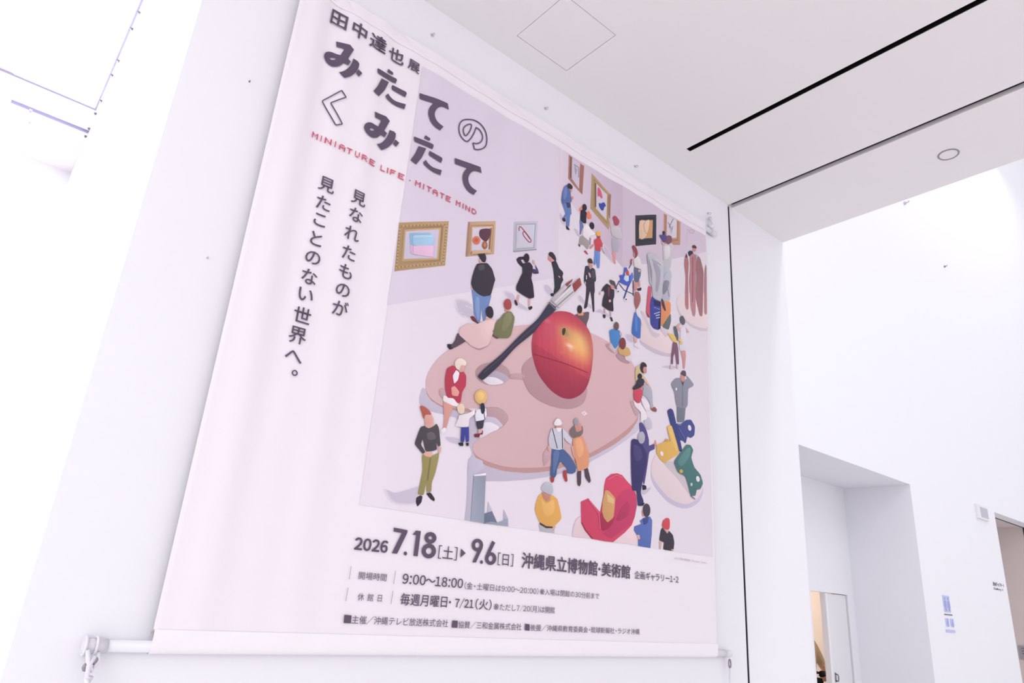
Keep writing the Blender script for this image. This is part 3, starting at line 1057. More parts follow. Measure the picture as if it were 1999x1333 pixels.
def soft(f, pts, base=5, c=SHADE, bgc=FLOOR_C, grow=1.16, parent=None):
    """printed soft-edged shade patch, part of the picture's ink"""
    k = Fig('printed_shade', None, base)
    pts = curve(P(pts) if isinstance(pts, str) else pts, 4)
    mx = sum(p[0] for p in pts) / len(pts)
    my = sum(p[1] for p in pts) / len(pts)
    n = len(pts)
    prev = None
    for g_, t in ((0.86, 1.0), (1.0, 0.55), (grow, 0.0)):
        ring = [uv(q) for q in f([(mx + (x - mx) * g_, my + (y - my) * g_) for x, y in pts])]
        col = tuple(a * t + b * (1 - t) for a, b in zip(c, bgc))
        if prev is None:
            k.add([ring], col, base, planar=True)
        else:
            b = bmesh.new()
            v0 = [b.verts.new((x, z, 0)) for x, z in prev[0]]
            v1 = [b.verts.new((x, z, 0)) for x, z in ring]
            c0, c1 = prev[1], col
            for i in range(n):
                b.faces.new((v0[i], v0[(i + 1) % n], v1[(i + 1) % n], v1[i]))
            vm = {(round(x, 5), round(z, 5)): c0 for x, z in prev[0]}
            k.take(b, None, base, lambda x, z: vm.get((round(x, 5), round(z, 5)), c1))
        prev = (ring, col)
    return k.done()

# shades under the figures
for f, s in ((A, '780,985 850,1008 940,1050 955,1125 905,1130 830,1110 775,1050'), (A, '1260,870 1340,890 1375,955 1480,1035 1470,1058 1370,1010 1290,930'),
             (G3, '10,1150 80,1150 150,1250 110,1310 30,1240'), (EE, '265,815 330,842 440,815 540,790 515,880 500,925 400,930 320,912 280,860'),
             (D, '245,1030 330,1038 350,1080 270,1062'), (G4, '70,735 120,738 190,820 285,880 295,935 200,890 100,810'),
             (G4, '360,985 420,945 500,985 600,1045 600,1085 500,1045 430,1000'), (G5, '5,690 100,708 115,805 30,772'),
             (G1, '95,1060 140,1100 190,1245 120,1195'), (G5, '540,1150 640,1135 770,1160 690,1185 560,1165'), (D, '325,90 420,120 460,240 400,215 330,150'),
             (G3, '500,220 560,250 590,350 545,320'), (FF, '1010,735 1080,715 1040,765 1005,770')):
    soft(f, s)
soft(G2, '0,480 60,555 115,690 60,640 0,560', c=(205, 188, 205), bgc=(228, 212, 226))

# --- framed pictures on the printed wall
def framed(label, f, outer, inner, c, ci, dark=None):
    g = Fig('printed_frame', label, 6)
    g.s(f, c, outer, 'l', tone=0.12)
    po, pi_ = P(outer), P(inner)
    n = len(po)
    mid = [(a[0] * 0.45 + b[0] * 0.55, a[1] * 0.45 + b[1] * 0.55) for a, b in zip(po, pi_)]
    g.s(f, tuple(v * 0.88 for v in c), mid, 'l', tone=-0.1)
    q2 = [(a[0] * 0.2 + b[0] * 0.8, a[1] * 0.2 + b[1] * 0.8) for a, b in zip(po, pi_)]
    g.s(f, tuple(min(235, v * 1.08) for v in c), q2, 'l')
    g.s(f, ci, inner, 'l', tone=0.05)
    return g

g = framed('gold frame around a pink and blue block', A, '200,178 692,165 655,610 152,665', '262,268 595,248 570,535 242,545', (182, 150, 112), (206, 195, 215))
for k in range(26):
    t = k / 25
    for (a, b_) in (((222, 215), (665, 200)), ((205, 230), (170, 630)), ((180, 628), (635, 585)), ((672, 200), (632, 585))):
        g.e(A, (206, 178, 138) if k % 2 else (158, 126, 92), a[0] + (b_[0] - a[0]) * t, a[1] + (b_[1] - a[1]) * t, 7, 7)
        g.k -= 1
g.k += 1
g.s(A, (150, 190, 216), '300,286 500,284 522,310 325,320', 'l').s(A, (140, 180, 212), '298,290 326,318 330,416 303,400', 'l').s(A, (214, 176, 206), '303,400 330,416 330,500 307,490', 'l')
g.s(A, (165, 202, 230), '325,318 345,310 520,308 542,330 536,410 330,416', 'r').s(A, (231, 190, 219), '330,415 536,409 532,524 470,520 330,500', 'l')
g.s(A, (178, 212, 236), '325,320 345,310 520,307 540,328 345,340', 'l').done()
g = framed('tan frame around buttons', A, '888,172 1168,160 1152,492 862,520', '932,232 1128,225 1112,450 922,465', (198, 162, 132), (216, 206, 220))
g.s(A, (172, 132, 106), '862,520 888,172 906,182 886,514', 'l').s(A, (152, 112, 84), '1104,236 1127,228 1112,450 1092,444', 'l')
g.s(A, (96, 62, 78), '1000,262 1030,243 1100,240 1115,270 1105,320 1070,368 1035,355 1000,315', 's').e(A, (216, 120, 98), 968, 358, 40, 42).e(A, (196, 98, 80), 968, 356, 20, 20)
g.e(A, (152, 104, 82), 1053, 405, 28, 40).e(A, (205, 130, 90), 1053, 405, 13, 20).s(A, (206, 172, 140), '925,462 1108,455 1120,480 915,500', 'l').done()
g = framed('silver frame around a red paper clip', A, '1350,170 1585,165 1568,450 1340,470', '1385,208 1545,206 1530,422 1376,428', (192, 190, 203), (206, 202, 217))
g.ln(A, (165, 70, 92), curve(P('1400,262 1398,232 1418,224 1500,330 1515,365 1495,374 1440,305 1440,272 1456,275 1505,345'), 4, False), 9)
g.ln(A, (142, 142, 154), '1342,468 1567,449', 7).done()

g = framed('brown frame in steep view', G1, '243,102 500,280 470,745 235,490', '296,148 432,242 420,655 292,480', (182, 132, 120), (207, 197, 214))
g.s(G1, (165, 112, 100), '440,268 500,283 470,745 424,655', 'l').s(G1, (140, 96, 92), '272,128 298,150 292,482 264,470', 'l')
g.ln(G1, (150, 152, 168), '335,262 415,310 412,475', 14).ln(G1, (158, 160, 176), '350,290 362,420 385,330', 11).done()
g = framed('gold frame with red and blue shapes in steep view', G1, '620,405 940,745 905,1320 600,975', '680,565 876,742 866,1155 684,968', (180, 152, 114), (213, 202, 216))
g.s(G1, (122, 88, 84), '670,555 692,576 692,955 670,965', 'l').s(G1, (166, 118, 102), '910,755 940,745 922,1140 902,1120', 'l')
g.s(G1, (215, 96, 128), '715,650 740,640 775,700 800,800 775,805 740,770 715,780', 's').s(G1, (60, 76, 166), '738,890 770,898 800,880 832,880 855,930 830,952 815,1000 785,1005 745,950', 's').done()
g = framed('black frame', G2, '362,125 608,118 605,468 360,490', '410,188 560,185 555,395 400,402', (62, 62, 72), (206, 156, 112))
g.s(G2, (226, 194, 168), '410,200 480,188 520,190 505,300 470,392 408,392', 's').ln(G2, (180, 130, 110), curve(P('480,190 455,240 470,320 495,350'), 4, False), 5).done()
g = framed('brown frame with a line drawing', G2, '705,100 898,205 890,475 705,470', '742,122 848,182 845,388 738,398', (190, 142, 120), (216, 206, 220))
g.ln(G2, (118, 112, 122), '752,205 800,295', 6).ln(G2, (118, 112, 122), '812,165 762,265', 6).ln(G2, (150, 142, 152), '765,250 790,330 805,250', 5)
g.done()
g = Fig('printed_frame', 'faint pale frame at the right edge', 6)
g.ln(G2, (222, 205, 214), '990,255 985,440 1120,438', 8).ln(G2, (205, 180, 190), ellipse(1030, 312, 28, 22, 0, 16), 6, True).done()

# --- palette, apple, brush
g = Fig('printed_palette', 'pink wooden palette', 5)
g.s(D, (200, 189, 208), '60,760 80,690 110,700 190,800 330,850 480,850 640,910 560,1000 440,1140 520,1222 650,1265 800,1278 950,1265 1100,1225 1250,1165 1400,1085 1500,1005 1560,925 1575,860 1600,900 1560,985 1480,1050 1380,1120 1250,1190 1215,1215 1100,1260 950,1300 800,1320 650,1330 520,1330 395,1333 392,1250 400,1190 430,1140 330,900 210,870 90,840 62,800', 'r')
RIM = (192, 148, 145)
g.s(D, RIM, '105,685 112,735 145,782 215,825 330,852 470,850 560,850 640,880 670,915 660,945 560,1010 470,1045 435,1085 432,1130 455,1178 520,1222 650,1262 800,1275 950,1262 1100,1222 1250,1162 1400,1080 1500,1000 1560,915 1572,760 1300,900 900,1100 600,1150 500,900 200,700', 'r', tone=0.05)
top = curve(P('105,680 112,615 150,540 220,462 330,390 430,342 560,290 760,264 900,258 1100,275 1250,320 1400,400 1490,480 1540,560 1562,650 1572,760 1560,880 1500,960 1400,1040 1250,1130 1100,1190 950,1230 800,1240 650,1230 520,1190 452,1150 430,1110 436,1075 475,1038 555,1000 630,962 668,915 668,878 640,845 600,825 560,820 500,826 420,831 330,832 250,825 190,800 140,765 112,722'), 3)
g.s(D, None, top, 'l', L=0.05, fn=lambda x, z: tuple(v + (7 if c != 0 else 5) * max(-1, min(1, (2.2 - x) / 1.0)) for c, v in enumerate((217, 183, 187))))
# notch interior
g.s(D, (186, 152, 158), '480,832 560,822 600,827 640,847 668,880 668,915 640,950 612,968 585,945 540,928 490,930 470,900', 'r')
g.s(D, (202, 190, 208), '470,905 520,885 590,895 640,950 612,968 585,945 540,928 490,930', 'r')
g.s(D, FLOOR_C, '470,940 510,928 560,930 612,966 550,1000 475,1036 490,985', 's')
# thumb hole
g.s(D, (178, 146, 152), ellipse(565, 595, 118, 78, 0.03, 40), 'l', tone=0.05)
g.s(D, (178, 166, 184), '470,615 500,585 560,570 630,590 675,625 640,655 590,668 520,655', 's')
g.s(D, FLOOR_C, '490,632 520,617 585,622 640,655 590,671 535,668', 's')
g.done()

for f, c, p, st in ((D, (196, 157, 163), '685,596 780,598 780,634 680,630', 'r'),
                    (D, (186, 146, 153), '768,545 800,505 850,482 900,600 1000,740 1100,770 1200,690 1208,735 1180,800 1100,832 1000,826 900,790 820,730 780,655 766,600', 's'),
                    (D, (188, 150, 158), '395,385 470,432 540,395 545,375 500,420 430,410', 's'),
                    (D, (186, 148, 156), '1340,395 1370,390 1410,430 1400,455 1360,430', 's'),
                    (D, (180, 145, 155), '1408,468 1440,455 1500,520 1470,522 1430,500', 's'),
                    (D, (196, 158, 163), '195,705 225,695 245,750 225,765 200,745', 's'),
                    (D, (198, 160, 166), '905,1150 940,1100 965,1120 950,1180 915,1225', 's'),
                    (G6, (196, 160, 168), '325,570 350,555 440,690 400,745 360,670', 's')):
    g = Fig('printed_shade', None, 12)
    g.s(f, c, p, st)
    g.done()

def apple_ink(x, z):
    ax, az = APX
    u_ = (x - ax) / AW
    w_ = (z - az) / AH                     # -1 bottom .. 1 top
    def G(a, b, sa, sb):
        return math.exp(-((u_ - a) / sa) ** 2 - ((w_ - b) / sb) ** 2)
    c = [198, 78, 99]
    def mix(t, k):
        t = max(0, min(1, t))
        for i in range(3):
            c[i] += (k[i] - c[i]) * t
    st = math.sin(u_ * 31 + 4 * w_) * 0.5 + math.sin(u_ * 57 - 3 * w_) * 0.5
    mix(0.95 * G(0.58, 0.34, 0.74, 0.50) + 0.05 * st, (228, 124, 98))
    mix(1.0 * G(0.60, 0.38, 0.56, 0.33) + 0.05 * st, (238, 182, 120))
    mix(0.7 * G(0.55, 0.55, 0.30, 0.18), (232, 190, 122))
    mix(0.7 * G(-0.15, 0.80, 0.5, 0.20), (212, 92, 104))
    mix(0.65 * G(-0.50, 0.42, 0.24, 0.26), (204, 92, 120))
    mix(0.85 * max(0, min(1, (-w_ + 0.02) / 0.75)), (174, 66, 88))
    mix(0.40 * max(0, min(1, (u_ * u_ + w_ * w_ - 0.55) / 0.5)), (156, 62, 84))
    mix(0.95 * G(0.10, 0.56, 0.26, 0.13), (206, 172, 116))
    mix(0.85 * G(0.04, 0.55, 0.13, 0.09), (158, 134, 88))
    mix(0.85 * G(0.22, 0.27, 0.13, 0.045), (250, 220, 204))
    mix(0.5 * G(0.26, 0.20, 0.06, 0.05), (244, 200, 180))
    mix(0.5 * G(-0.58, 0.66, 0.12, 0.06), (226, 140, 150))
    mix(0.35 * G(-0.05, 0.05, 0.05, 0.05), (226, 140, 150))
    if w_ < 0.02 - 0.21 * (u_ + 1) + 0.02:  # below the cloth crease, its shade is put into the ink
        c = [v * 0.94 for v in c]
    return tuple(max(0, min(255, v)) for v in c)

APX = uv(D([(1042, 466)])[0])
_l, _r, _t, _b = (uv(D([p])[0]) for p in ((829, 430), (1252, 430), (1020, 167), (1060, 767)))
AW, AH = (_r[0] - _l[0]) / 2, (_t[1] - _b[1]) / 2
g = Fig('printed_apple', 'big red and yellow apple', 13)
g.s(D, None, '838,330 868,262 925,205 995,172 1055,170 1112,187 1180,242 1230,312 1252,420 1246,540 1226,640 1190,715 1130,758 1060,766 990,735 930,680 870,592 838,492 829,405', 's', L=0.016, fn=apple_ink)
g.s(D, (70, 58, 52), '1040,290 1056,284 1060,300 1052,328 1040,332 1036,310', 's')
g.ln(D, (150, 56, 78), '842,462 940,492 1060,528 1215,588', 5)  # cloth crease across the apple, its shade drawn as dark ink
g.done()

g = Fig('printed_brush', 'dark handled paint brush', 17)
g.s(G3, (142, 76, 78), '455,1080 470,1036 430,1070 360,1112 340,1150 372,1166', 'l').s(PX, (196, 186, 194), '1069,592 1080,578 1101,557 1106,562 1090,580 1076,594', 'l').ln(PX, (72, 58, 68), '1081,589 1112,557', 2.2)
g.s(PX, (208, 202, 209), '1072,597 1087,581 1114.6,556 1119,572 1103,587 1083,606', 'l').ln(PX, (150, 140, 150), '1080,602 1117,570', 2.2).ln(PX, (235, 230, 234), '1080,592 1110,564', 2)
g.s(G3, (150, 74, 74), '455,1138 575,1022 592,1060 610,1140 490,1265', 'l', tone=0.15)
g.s(D, (60, 57, 74), '455,615 500,565 620,465 750,330 870,220 945,108 990,142 985,168 900,237 840,317 720,412 600,547 492,645', 'r').ln(D, (84, 82, 100), '500,590 620,485 760,350 880,245', 6)
g.ln(PX, (120, 110, 122), '1068,591 1082,606', 3).ln(PX, (170, 160, 170), '1073,587 1087,602', 2)
g.done()

# --- visitors
SK, SK2 = (213, 168, 163), (206, 142, 134)
def person(label, base=7):
    return Fig('printed_figure', label, base)

g = person('man in black shirt and jeans seen from behind')
g.s(A, (112, 58, 64), '905,1120 940,1110 1000,1178 995,1195 930,1160').s(A, (112, 136, 186), '920,840 1000,880 1128,895 1100,1000 1060,1150 1040,1165 1030,1100 1026,1015 1010,1180 985,1175 945,1100 938,970').s(A, (132, 156, 202), '965,930 1000,940 1000,1120 985,1150 960,1040', 's')
g.s(A, SK, '912,815 945,820 942,852 918,845').s(A, SK, '1128,780 1157,780 1138,818').s(A, (60, 56, 66), '975,590 1080,580 1130,640 1162,750 1150,780 1132,850 1115,905 1040,918 985,890 930,840 913,790 925,720 950,640').s(A, (84, 78, 86), '990,610 1040,600 1050,640 1000,660', 's')
g.s(A, SK, '990,540 1060,560 1056,586 1000,582').s(A, (60, 51, 61), '985,492 1005,467 1035,465 1060,500 1068,540 1055,575 1025,570 1000,530', 's').done()
g = person('woman in a black dress holding up both hands')
g.s(A, SK, '1385,890 1408,905 1388,985 1365,965').s(A, SK, '1484,940 1512,940 1506,1025 1487,1018').s(A, (50, 42, 53), '1352,950 1370,955 1388,1000 1370,1010 1355,985').s(A, (50, 42, 53), '1485,1028 1524,1012 1530,1035 1500,1058')
g.s(A, (58, 46, 62), '1370,545 1395,522 1442,518 1452,545 1412,552 1445,600 1425,625 1385,582').s(A, (72, 57, 97), '1528,640 1560,650 1592,690 1542,692 1515,672').s(A, (84, 68, 112), '1552,598 1578,640 1592,690 1566,668').s(A, SK, '1525,555 1545,558 1557,600 1536,597')
g.s(A, (56, 49, 61), '1425,590 1500,575 1532,620 1522,690 1515,740 1532,800 1545,930 1500,942 1440,910 1365,855 1370,810 1405,730 1430,680').e(A, (50, 42, 55), 1468, 535, 28, 46).done()
g = person('man in dark suit leaning forward')
g.s(G3, (50, 46, 56), '105,1290 130,1270 168,1280 160,1320 120,1327').s(G3, SK2, '70,660 120,690 160,740 130,775 92,752 62,722').s(G3, (58, 52, 62), '75,632 100,606 140,610 180,660 200,722 190,752 160,732 120,692 82,662', 's')
g.s(G3, (58, 55, 66), '122,770 190,742 215,790 250,870 300,915 318,950 302,1000 318,1060 300,1090 280,1130 270,1190 230,1240 160,1302 155,1270 175,1180 165,1000 150,880 135,830').s(G3, (205, 165, 150), '225,988 262,1000 264,1034').done()
g = person('seated person in a pale pink coat', 14)
g.s(D, (45, 42, 55), '250,393 285,394 296,420 270,433 252,416').s(D, (88, 73, 83), '320,315 370,350 382,372 300,420 268,415 302,370').s(D, (226, 191, 192), '480,245 530,222 580,222 597,250 562,330 536,400 470,425 420,410 375,370 330,330 335,285 395,250 450,258', 'r').s(D, (231, 198, 198), '470,262 530,240 575,245 545,325 500,380', 's')
g.s(D, SK, '518,203 546,212 542,228 512,224').s(D, (53, 48, 59), '518,152 540,133 560,145 569,180 560,212 535,212 518,186', 's').done()
g = person('man in a green jacket seen from behind', 14)
g.s(D, (102, 77, 77), '556,300 578,330 612,350 590,357 552,326').s(D, SK2, '650,148 682,155 677,172 646,168').s(D, (118, 118, 86), '640,180 690,168 713,205 711,240 690,330 670,352 610,352 570,330 560,300 590,270 612,220').s(D, (132, 132, 100), '650,190 690,182 690,240 650,300 625,290', 's')
g.s(D, (120, 118, 88), '580,250 602,222 628,212 606,282 570,302').s(D, (166, 76, 77), '640,110 655,86 680,88 692,120 686,150 662,156 644,140', 's').done()
g = person('woman in red coat with white hair', 14)
g.s(D, (212, 152, 142), '220,780 302,798 272,870 242,972 222,972 230,900').s(D, (236, 231, 236), '200,985 235,962 242,985 215,1007').s(D, (239, 229, 233), '225,742 258,758 338,778 322,822 290,817 218,782')
g.s(D, (182, 62, 82), '245,560 290,538 312,560 332,590 356,575 380,610 377,680 352,720 342,790 322,802 290,762 250,762 235,700 232,630').s(D, (237, 227, 239), '285,610 310,570 332,590 322,640 296,667').s(D, (227, 158, 146), '275,690 300,680 332,720 322,752 280,746')
g.s(D, (214, 164, 154), '312,550 340,533 370,538 362,582 332,588').s(D, (234, 217, 207), '300,522 320,496 350,494 376,514 374,540 342,540 330,570 308,560', 's').done()
g = person('fair haired boy in blue trousers', 16)
g.s(D, (48, 45, 60), '324,1070 360,1064 362,1090 335,1090').s(D, (48, 45, 60), '378,1068 399,1068 397,1092 380,1087').s(D, (62, 66, 150), '345,957 399,950 401,1060 378,1066 372,992 365,1066 340,1062').s(D, (233, 223, 228), '330,880 390,868 430,848 440,845 442,872 402,902 397,960 345,962 302,955 325,900')
g.s(D, (231, 206, 182), '316,822 345,800 366,820 364,860 342,872 322,856', 's').done()
g = person('girl with a round straw hat', 18)
g.s(D, (122, 42, 60), '435,1008 477,1004 471,1031 439,1030').s(D, (122, 42, 60), '478,984 497,984 495,1010 480,1013').s(D, SK, '462,972 490,968 489,1000 465,1006').s(D, (62, 58, 75), '455,902 507,892 496,970 460,977 448,940').s(D, (233, 229, 239), '450,845 516,828 522,880 502,912 445,922 440,880')
g.ln(D, (70, 66, 82), '500,850 508,910', 5).e(D, (226, 181, 112), 480, 755, 43, 49).e(D, (236, 198, 134), 478, 748, 24, 28).s(D, (50, 50, 70), '478,805 500,800 507,850 490,872 480,850', 's').done()
g = person('person with pointed red hair, brown top and olive trousers')
g.s(EE, (55, 48, 58), '505,880 540,860 557,872 547,920 515,955 502,920').s(EE, (55, 48, 58), '583,845 622,838 657,890 652,912 620,892').s(EE, (152, 140, 90), '548,525 620,548 692,512 685,570 660,680 630,760 627,835 585,838 588,740 565,862 515,855 530,780 555,660').s(EE, (126, 116, 76), '612,560 626,555 602,740 590,742', 'l')
g.s(EE, (221, 171, 156), '553,520 600,503 642,520 622,552 580,547').s(EE, SK, '678,465 707,470 702,517 684,522').s(EE, (77, 70, 76), '540,305 578,298 602,322 642,305 668,280 687,312 702,460 680,466 665,420 672,490 640,502 590,507 575,497 563,440 555,402 540,450 577,510 555,527 493,452 493,430 520,350')
g.s(EE, (100, 92, 98), '590,360 640,350 660,400 600,410', 's').s(EE, (215, 166, 156), '570,285 640,262 648,298 602,320 575,305').s(EE, (215, 161, 151), '563,215 617,198 642,240 637,272 602,292 573,282').s(EE, (176, 91, 80), '532,140 556,137 602,170 622,206 577,210 562,242 545,190', 's').done()
g = Fig('printed_metal_strip', 'bent grey metal strip', 7)
g.s(EE, (192, 186, 206), '903,1062 920,900 932,570 960,545 1050,580 1060,640 975,700 950,1070', 'l').s(EE, (191, 189, 206), '1094,908 1127,990 1088,1002', 'l').s(EE, (182, 180, 199), '1220,975 1255,1050 1217,1062', 'l').s(EE, (110, 118, 141), '1056,1012 1125,990 1168,1086 1058,1092', 'l').s(EE, (152, 159, 179), '1058,1088 1120,1075 1165,1085 1253,1050 1254,1113', 'l')
g.s(EE, (152, 157, 174), '975,702 1075,685 1071,770 1058,1087 950,1071 965,850', 'l', tone=-0.12).s(EE, (236, 232, 238), '975,695 1076,680 1074,700 977,706', 'l').done()
g = person('man in a yellow shirt and pale cap')
g.s(EE, (182, 182, 192), '1500,1092 1560,1120 1627,1108 1629,1169 1510,1153', 'l').s(EE, SK, '1592,1130 1642,1105 1622,1152').s(EE, (223, 166, 91), '1500,860 1530,845 1562,905 1602,855 1652,890 1672,970 1687,1050 1652,1090 1612,1120 1560,1125 1510,1090 1480,1020 1467,970 1485,900').s(EE, (232, 180, 108), '1520,890 1560,930 1620,900 1620,1000 1550,1020', 's')
g.s(EE, (70, 56, 62), '1510,1082 1560,1112 1612,1116 1612,1128 1560,1128 1508,1098', 'l').s(EE, (192, 132, 117), '1523,832 1560,848 1597,853 1587,905 1560,914 1535,882').s(EE, (187, 185, 197), '1519,802 1540,765 1570,755 1606,775 1614,820 1602,852 1570,850 1530,826', 's').done()
g = person('seated man with white beard, braces and jeans', 14)
g.s(FF, (162, 66, 67), '254,628 292,632 287,670 265,677').s(FF, (166, 66, 71), '363,578 390,573 400,665 380,669 362,620').s(FF, (77, 96, 142), '268,398 367,403 422,460 472,545 467,587 440,604 392,600 395,560 340,500 312,560 307,612 292,637 256,622 265,520').s(FF, (96, 116, 162), '285,430 330,430 300,560 280,600', 's')
g.s(FF, SK, '233,380 259,373 262,412 240,424').s(FF, (203, 202, 214), '263,240 300,233 357,233 392,270 437,330 427,367 380,332 367,300 370,397 330,412 263,402 245,372 240,320').ln(FF, (62, 56, 72), '272,238 312,398', 6).ln(FF, (62, 56, 72), '352,238 356,398', 6)
g.s(FF, (206, 152, 151), '300,203 344,203 342,242 315,252 300,232').s(FF, (236, 231, 236), '300,232 346,232 337,264 310,264').s(FF, (236, 230, 236), '287,182 315,155 341,175 343,207 290,212', 's').done()
g = person('seated woman in an orange skirt', 14)
g.s(FF, (82, 66, 77), '478,588 514,570 512,680 500,707 482,692').s(FF, (82, 66, 77), '540,558 566,550 594,660 580,680 545,632').s(FF, SK, '428,380 452,378 482,470 448,472').s(FF, (221, 152, 117), '440,320 520,288 547,360 577,440 574,552 485,587 473,520 450,440').s(FF, (232, 168, 130), '460,340 510,320 530,420 490,470', 's')
g.s(FF, (122, 110, 110), '418,245 450,213 522,213 527,270 502,302 440,312 416,282').s(FF, SK2, '453,203 512,198 514,250 470,267').e(FF, (162, 152, 162), 470, 182, 23, 31).done()
g = Fig('printed_stand', 'round pale stand under the tape dispenser', 5)
g.s(FF, (233, 207, 214), '445,1115 452,1040 480,970 560,940 940,990 985,1025 978,1180 780,1160 600,1130', 'l').ln(FF, (205, 192, 206), curve(P('446,1112 452,1040 478,972 520,945'), 4, False), 7).done()
g = Fig('printed_tape_dispenser', 'red tape dispenser', 8)
g.s(FF, (208, 72, 102), '705,700 720,640 760,605 810,598 850,615 885,660 940,720 962,780 965,860 950,950 925,1020 870,1080 775,1159 700,1150 600,1130 545,1060 515,1000 512,830 575,802 672,915 700,780', 'l')
g.s(FF, (192, 66, 103), '800,810 850,742 930,728 962,790 962,880 930,1000 850,1062 760,1132 690,1092 755,1030 792,940', 'r').s(FF, (178, 60, 94), '800,975 840,880 885,830 902,850 900,930 840,978', 's').s(FF, (166, 52, 82), '672,930 700,905 790,955 775,1000 745,1042 690,1072 662,1000')
g.s(FF, (207, 156, 106), '712,735 742,740 792,800 787,870 777,960 730,1000 700,960 685,910 690,830').s(FF, (226, 186, 134), '725,765 780,810 780,850 730,830', 'l').ln(FF, (226, 110, 135), '575,812 660,925 670,1050', 7).ln(FF, (228, 118, 142), '735,650 800,612 850,635', 7).ln(FF, (150, 40, 66), '515,1000 548,1062 605,1128', 6).done()
g = person('two grey haired men in navy suits, the further one')
g.s(FF, (45, 42, 60), '1008,690 1042,700 1042,730 1010,737').s(FF, (226, 142, 132), '1103,360 1117,323 1127,360 1117,387').s(FF, (86, 77, 132), '980,188 1010,188 1042,250 1062,330 1062,378 1105,358 1112,402 1065,422 1052,520 1037,620 1022,700 1000,622 998,350').e(FF, (197, 192, 206), 1055, 193, 32, 52, -0.2).done()
g = person('nearer grey haired man in a navy suit', 13)
g.s(FF, (45, 42, 60), '968,828 1027,838 1012,864 970,864').s(FF, (62, 57, 103), '918,330 940,318 977,330 1012,380 1042,440 1042,520 1012,640 992,760 1020,832 970,862 960,740 925,740 918,600 914,420').s(FF, (76, 70, 120), '940,370 985,390 1005,470 960,500 935,440', 's').e(FF, (178, 172, 187), 998, 310, 28, 50).done()
g = person('man in a blue jacket with dark hair')
g.s(FF, (90, 110, 177), '988,985 1020,963 1072,950 1090,980 1087,1090 1076,1206 975,1190 975,1120 941,1062 944,1030 1000,1010', 'l').s(FF, (72, 78, 134), '1008,965 1062,950 1056,1000 1020,1022').s(FF, SK, '963,1100 987,1098 992,1137 970,1132').s(FF, SK2, '1003,905 1018,898 1034,945 1010,952').e(FF, (72, 66, 81), 1042, 900, 31, 55).done()
g = person('person in a red cap and black top')
g.s(FF, SK, '1146,1150 1172,1150 1162,1215 1147,1213').s(FF, (62, 58, 69), '1160,1060 1175,1038 1215,1092 1227,1063 1262,1100 1274,1160 1267,1222 1250,1229 1180,1219 1187,1160 1165,1152 1147,1142').s(FF, SK, '1193,1052 1230,1058 1216,1092').s(FF, SK, '1243,1215 1271,1216 1262,1233')
g.s(FF, (206, 77, 87), '1177,990 1205,963 1233,975 1230,1050 1195,1052 1171,1030', 's').done()
g = Fig('printed_stand', 'round pale stand under the binder clips', 5)
RM = '1080,575 1095,500 1150,440 1300,440 1470,590 1506,700 1506,765 1472,835 1400,878 1330,880 1230,835 1140,745 1088,660'
g.s(FF, (204, 193, 218), RM, 's').s(FF, (230, 211, 216), '1082,560 1097,490 1150,430 1300,430 1470,575 1503,690 1500,735 1465,800 1400,842 1330,845 1230,798 1140,700 1092,625', 's').s(FF, (203, 192, 198), '1180,515 1262,495 1360,640 1405,785 1300,640', 'r').done()
g = Fig('printed_binder_clips', 'blue, yellow and green binder clips', 9)
g.s(FF, (72, 80, 137), '1290,192 1330,197 1370,165 1412,163 1442,220 1437,290 1410,312 1380,300 1367,357 1340,332 1310,332 1288,282').s(FF, (64, 70, 124), '1212,90 1245,70 1267,90 1342,420 1312,422 1258,260').e(FF, (232, 218, 230), 1398, 230, 13, 24, -0.2).ln(FF, (150, 160, 200), '1300,200 1330,205', 6).ln(FF, (98, 108, 168), '1310,230 1360,320', 8)
g.s(FF, (223, 177, 96), '1208,220 1250,205 1312,420 1302,445 1225,492 1190,518 1150,482 1122,430 1124,370 1185,347 1200,320 1225,325 1240,347').s(FF, (232, 192, 116), '1215,225 1245,215 1300,410 1285,425', 'l').s(FF, (200, 156, 84), '1188,345 1195,322 1215,320 1225,340', 'r').e(FF, (234, 220, 230), 1165, 440, 13, 21, -0.3)
g.s(FF, (76, 117, 118), '1265,505 1330,420 1370,365 1402,370 1424,410 1407,470 1432,550 1482,610 1502,680 1482,727 1452,732 1442,782 1405,782 1385,700 1360,622 1300,592').s(FF, (94, 138, 138), '1300,500 1370,400 1400,400 1390,470 1330,540', 's').e(FF, (234, 222, 230), 1460, 645, 14, 24, -0.2).e(FF, (192, 167, 82), 1325, 583, 15, 16).e(FF, (196, 200, 200), 1408, 690, 9, 14).ln(FF, (92, 84, 100), '1402,782 1438,810', 6).done()
g = person('man in a grey suit with a hand to his head')
g.s(G6, (118, 123, 138), '938,560 1062,560 1042,812 1000,830 942,830').s(G6, (142, 142, 157), '920,255 985,248 1015,330 1050,268 1078,268 1060,218 1092,240 1157,330 1152,357 1087,392 1082,600 1062,642 1000,640 935,622 915,520 910,450 863,340 868,313').s(G6, (126, 126, 142), '1010,350 1020,340 1025,620 1005,625', 'l').s(G6, FLOOR_C, '925,375 945,387 937,422 920,402').s(G6, (97, 87, 107), '998,298 1037,298 1016,362', 'l')
g.s(G6, SK2, '988,213 1030,213 1047,235 1037,292 1010,307 986,262').s(G6, (90, 80, 90), '993,182 1015,155 1050,165 1057,222 1030,227 991,202', 's').done()
g = person('seated dark haired man in a yellow shirt', 14)
g.s(G6, (147, 82, 82), '583,650 640,628 669,660 662,697 610,682').s(G6, (174, 174, 187), '500,330 580,368 607,420 612,570 622,640 588,652 570,560 520,492 478,472').s(G6, (222, 182, 171), '488,238 508,240 562,330 592,382 570,372 500,292').s(G6, (206, 187, 142), '395,110 440,85 462,130 472,190 502,240 482,300 388,302 383,180')
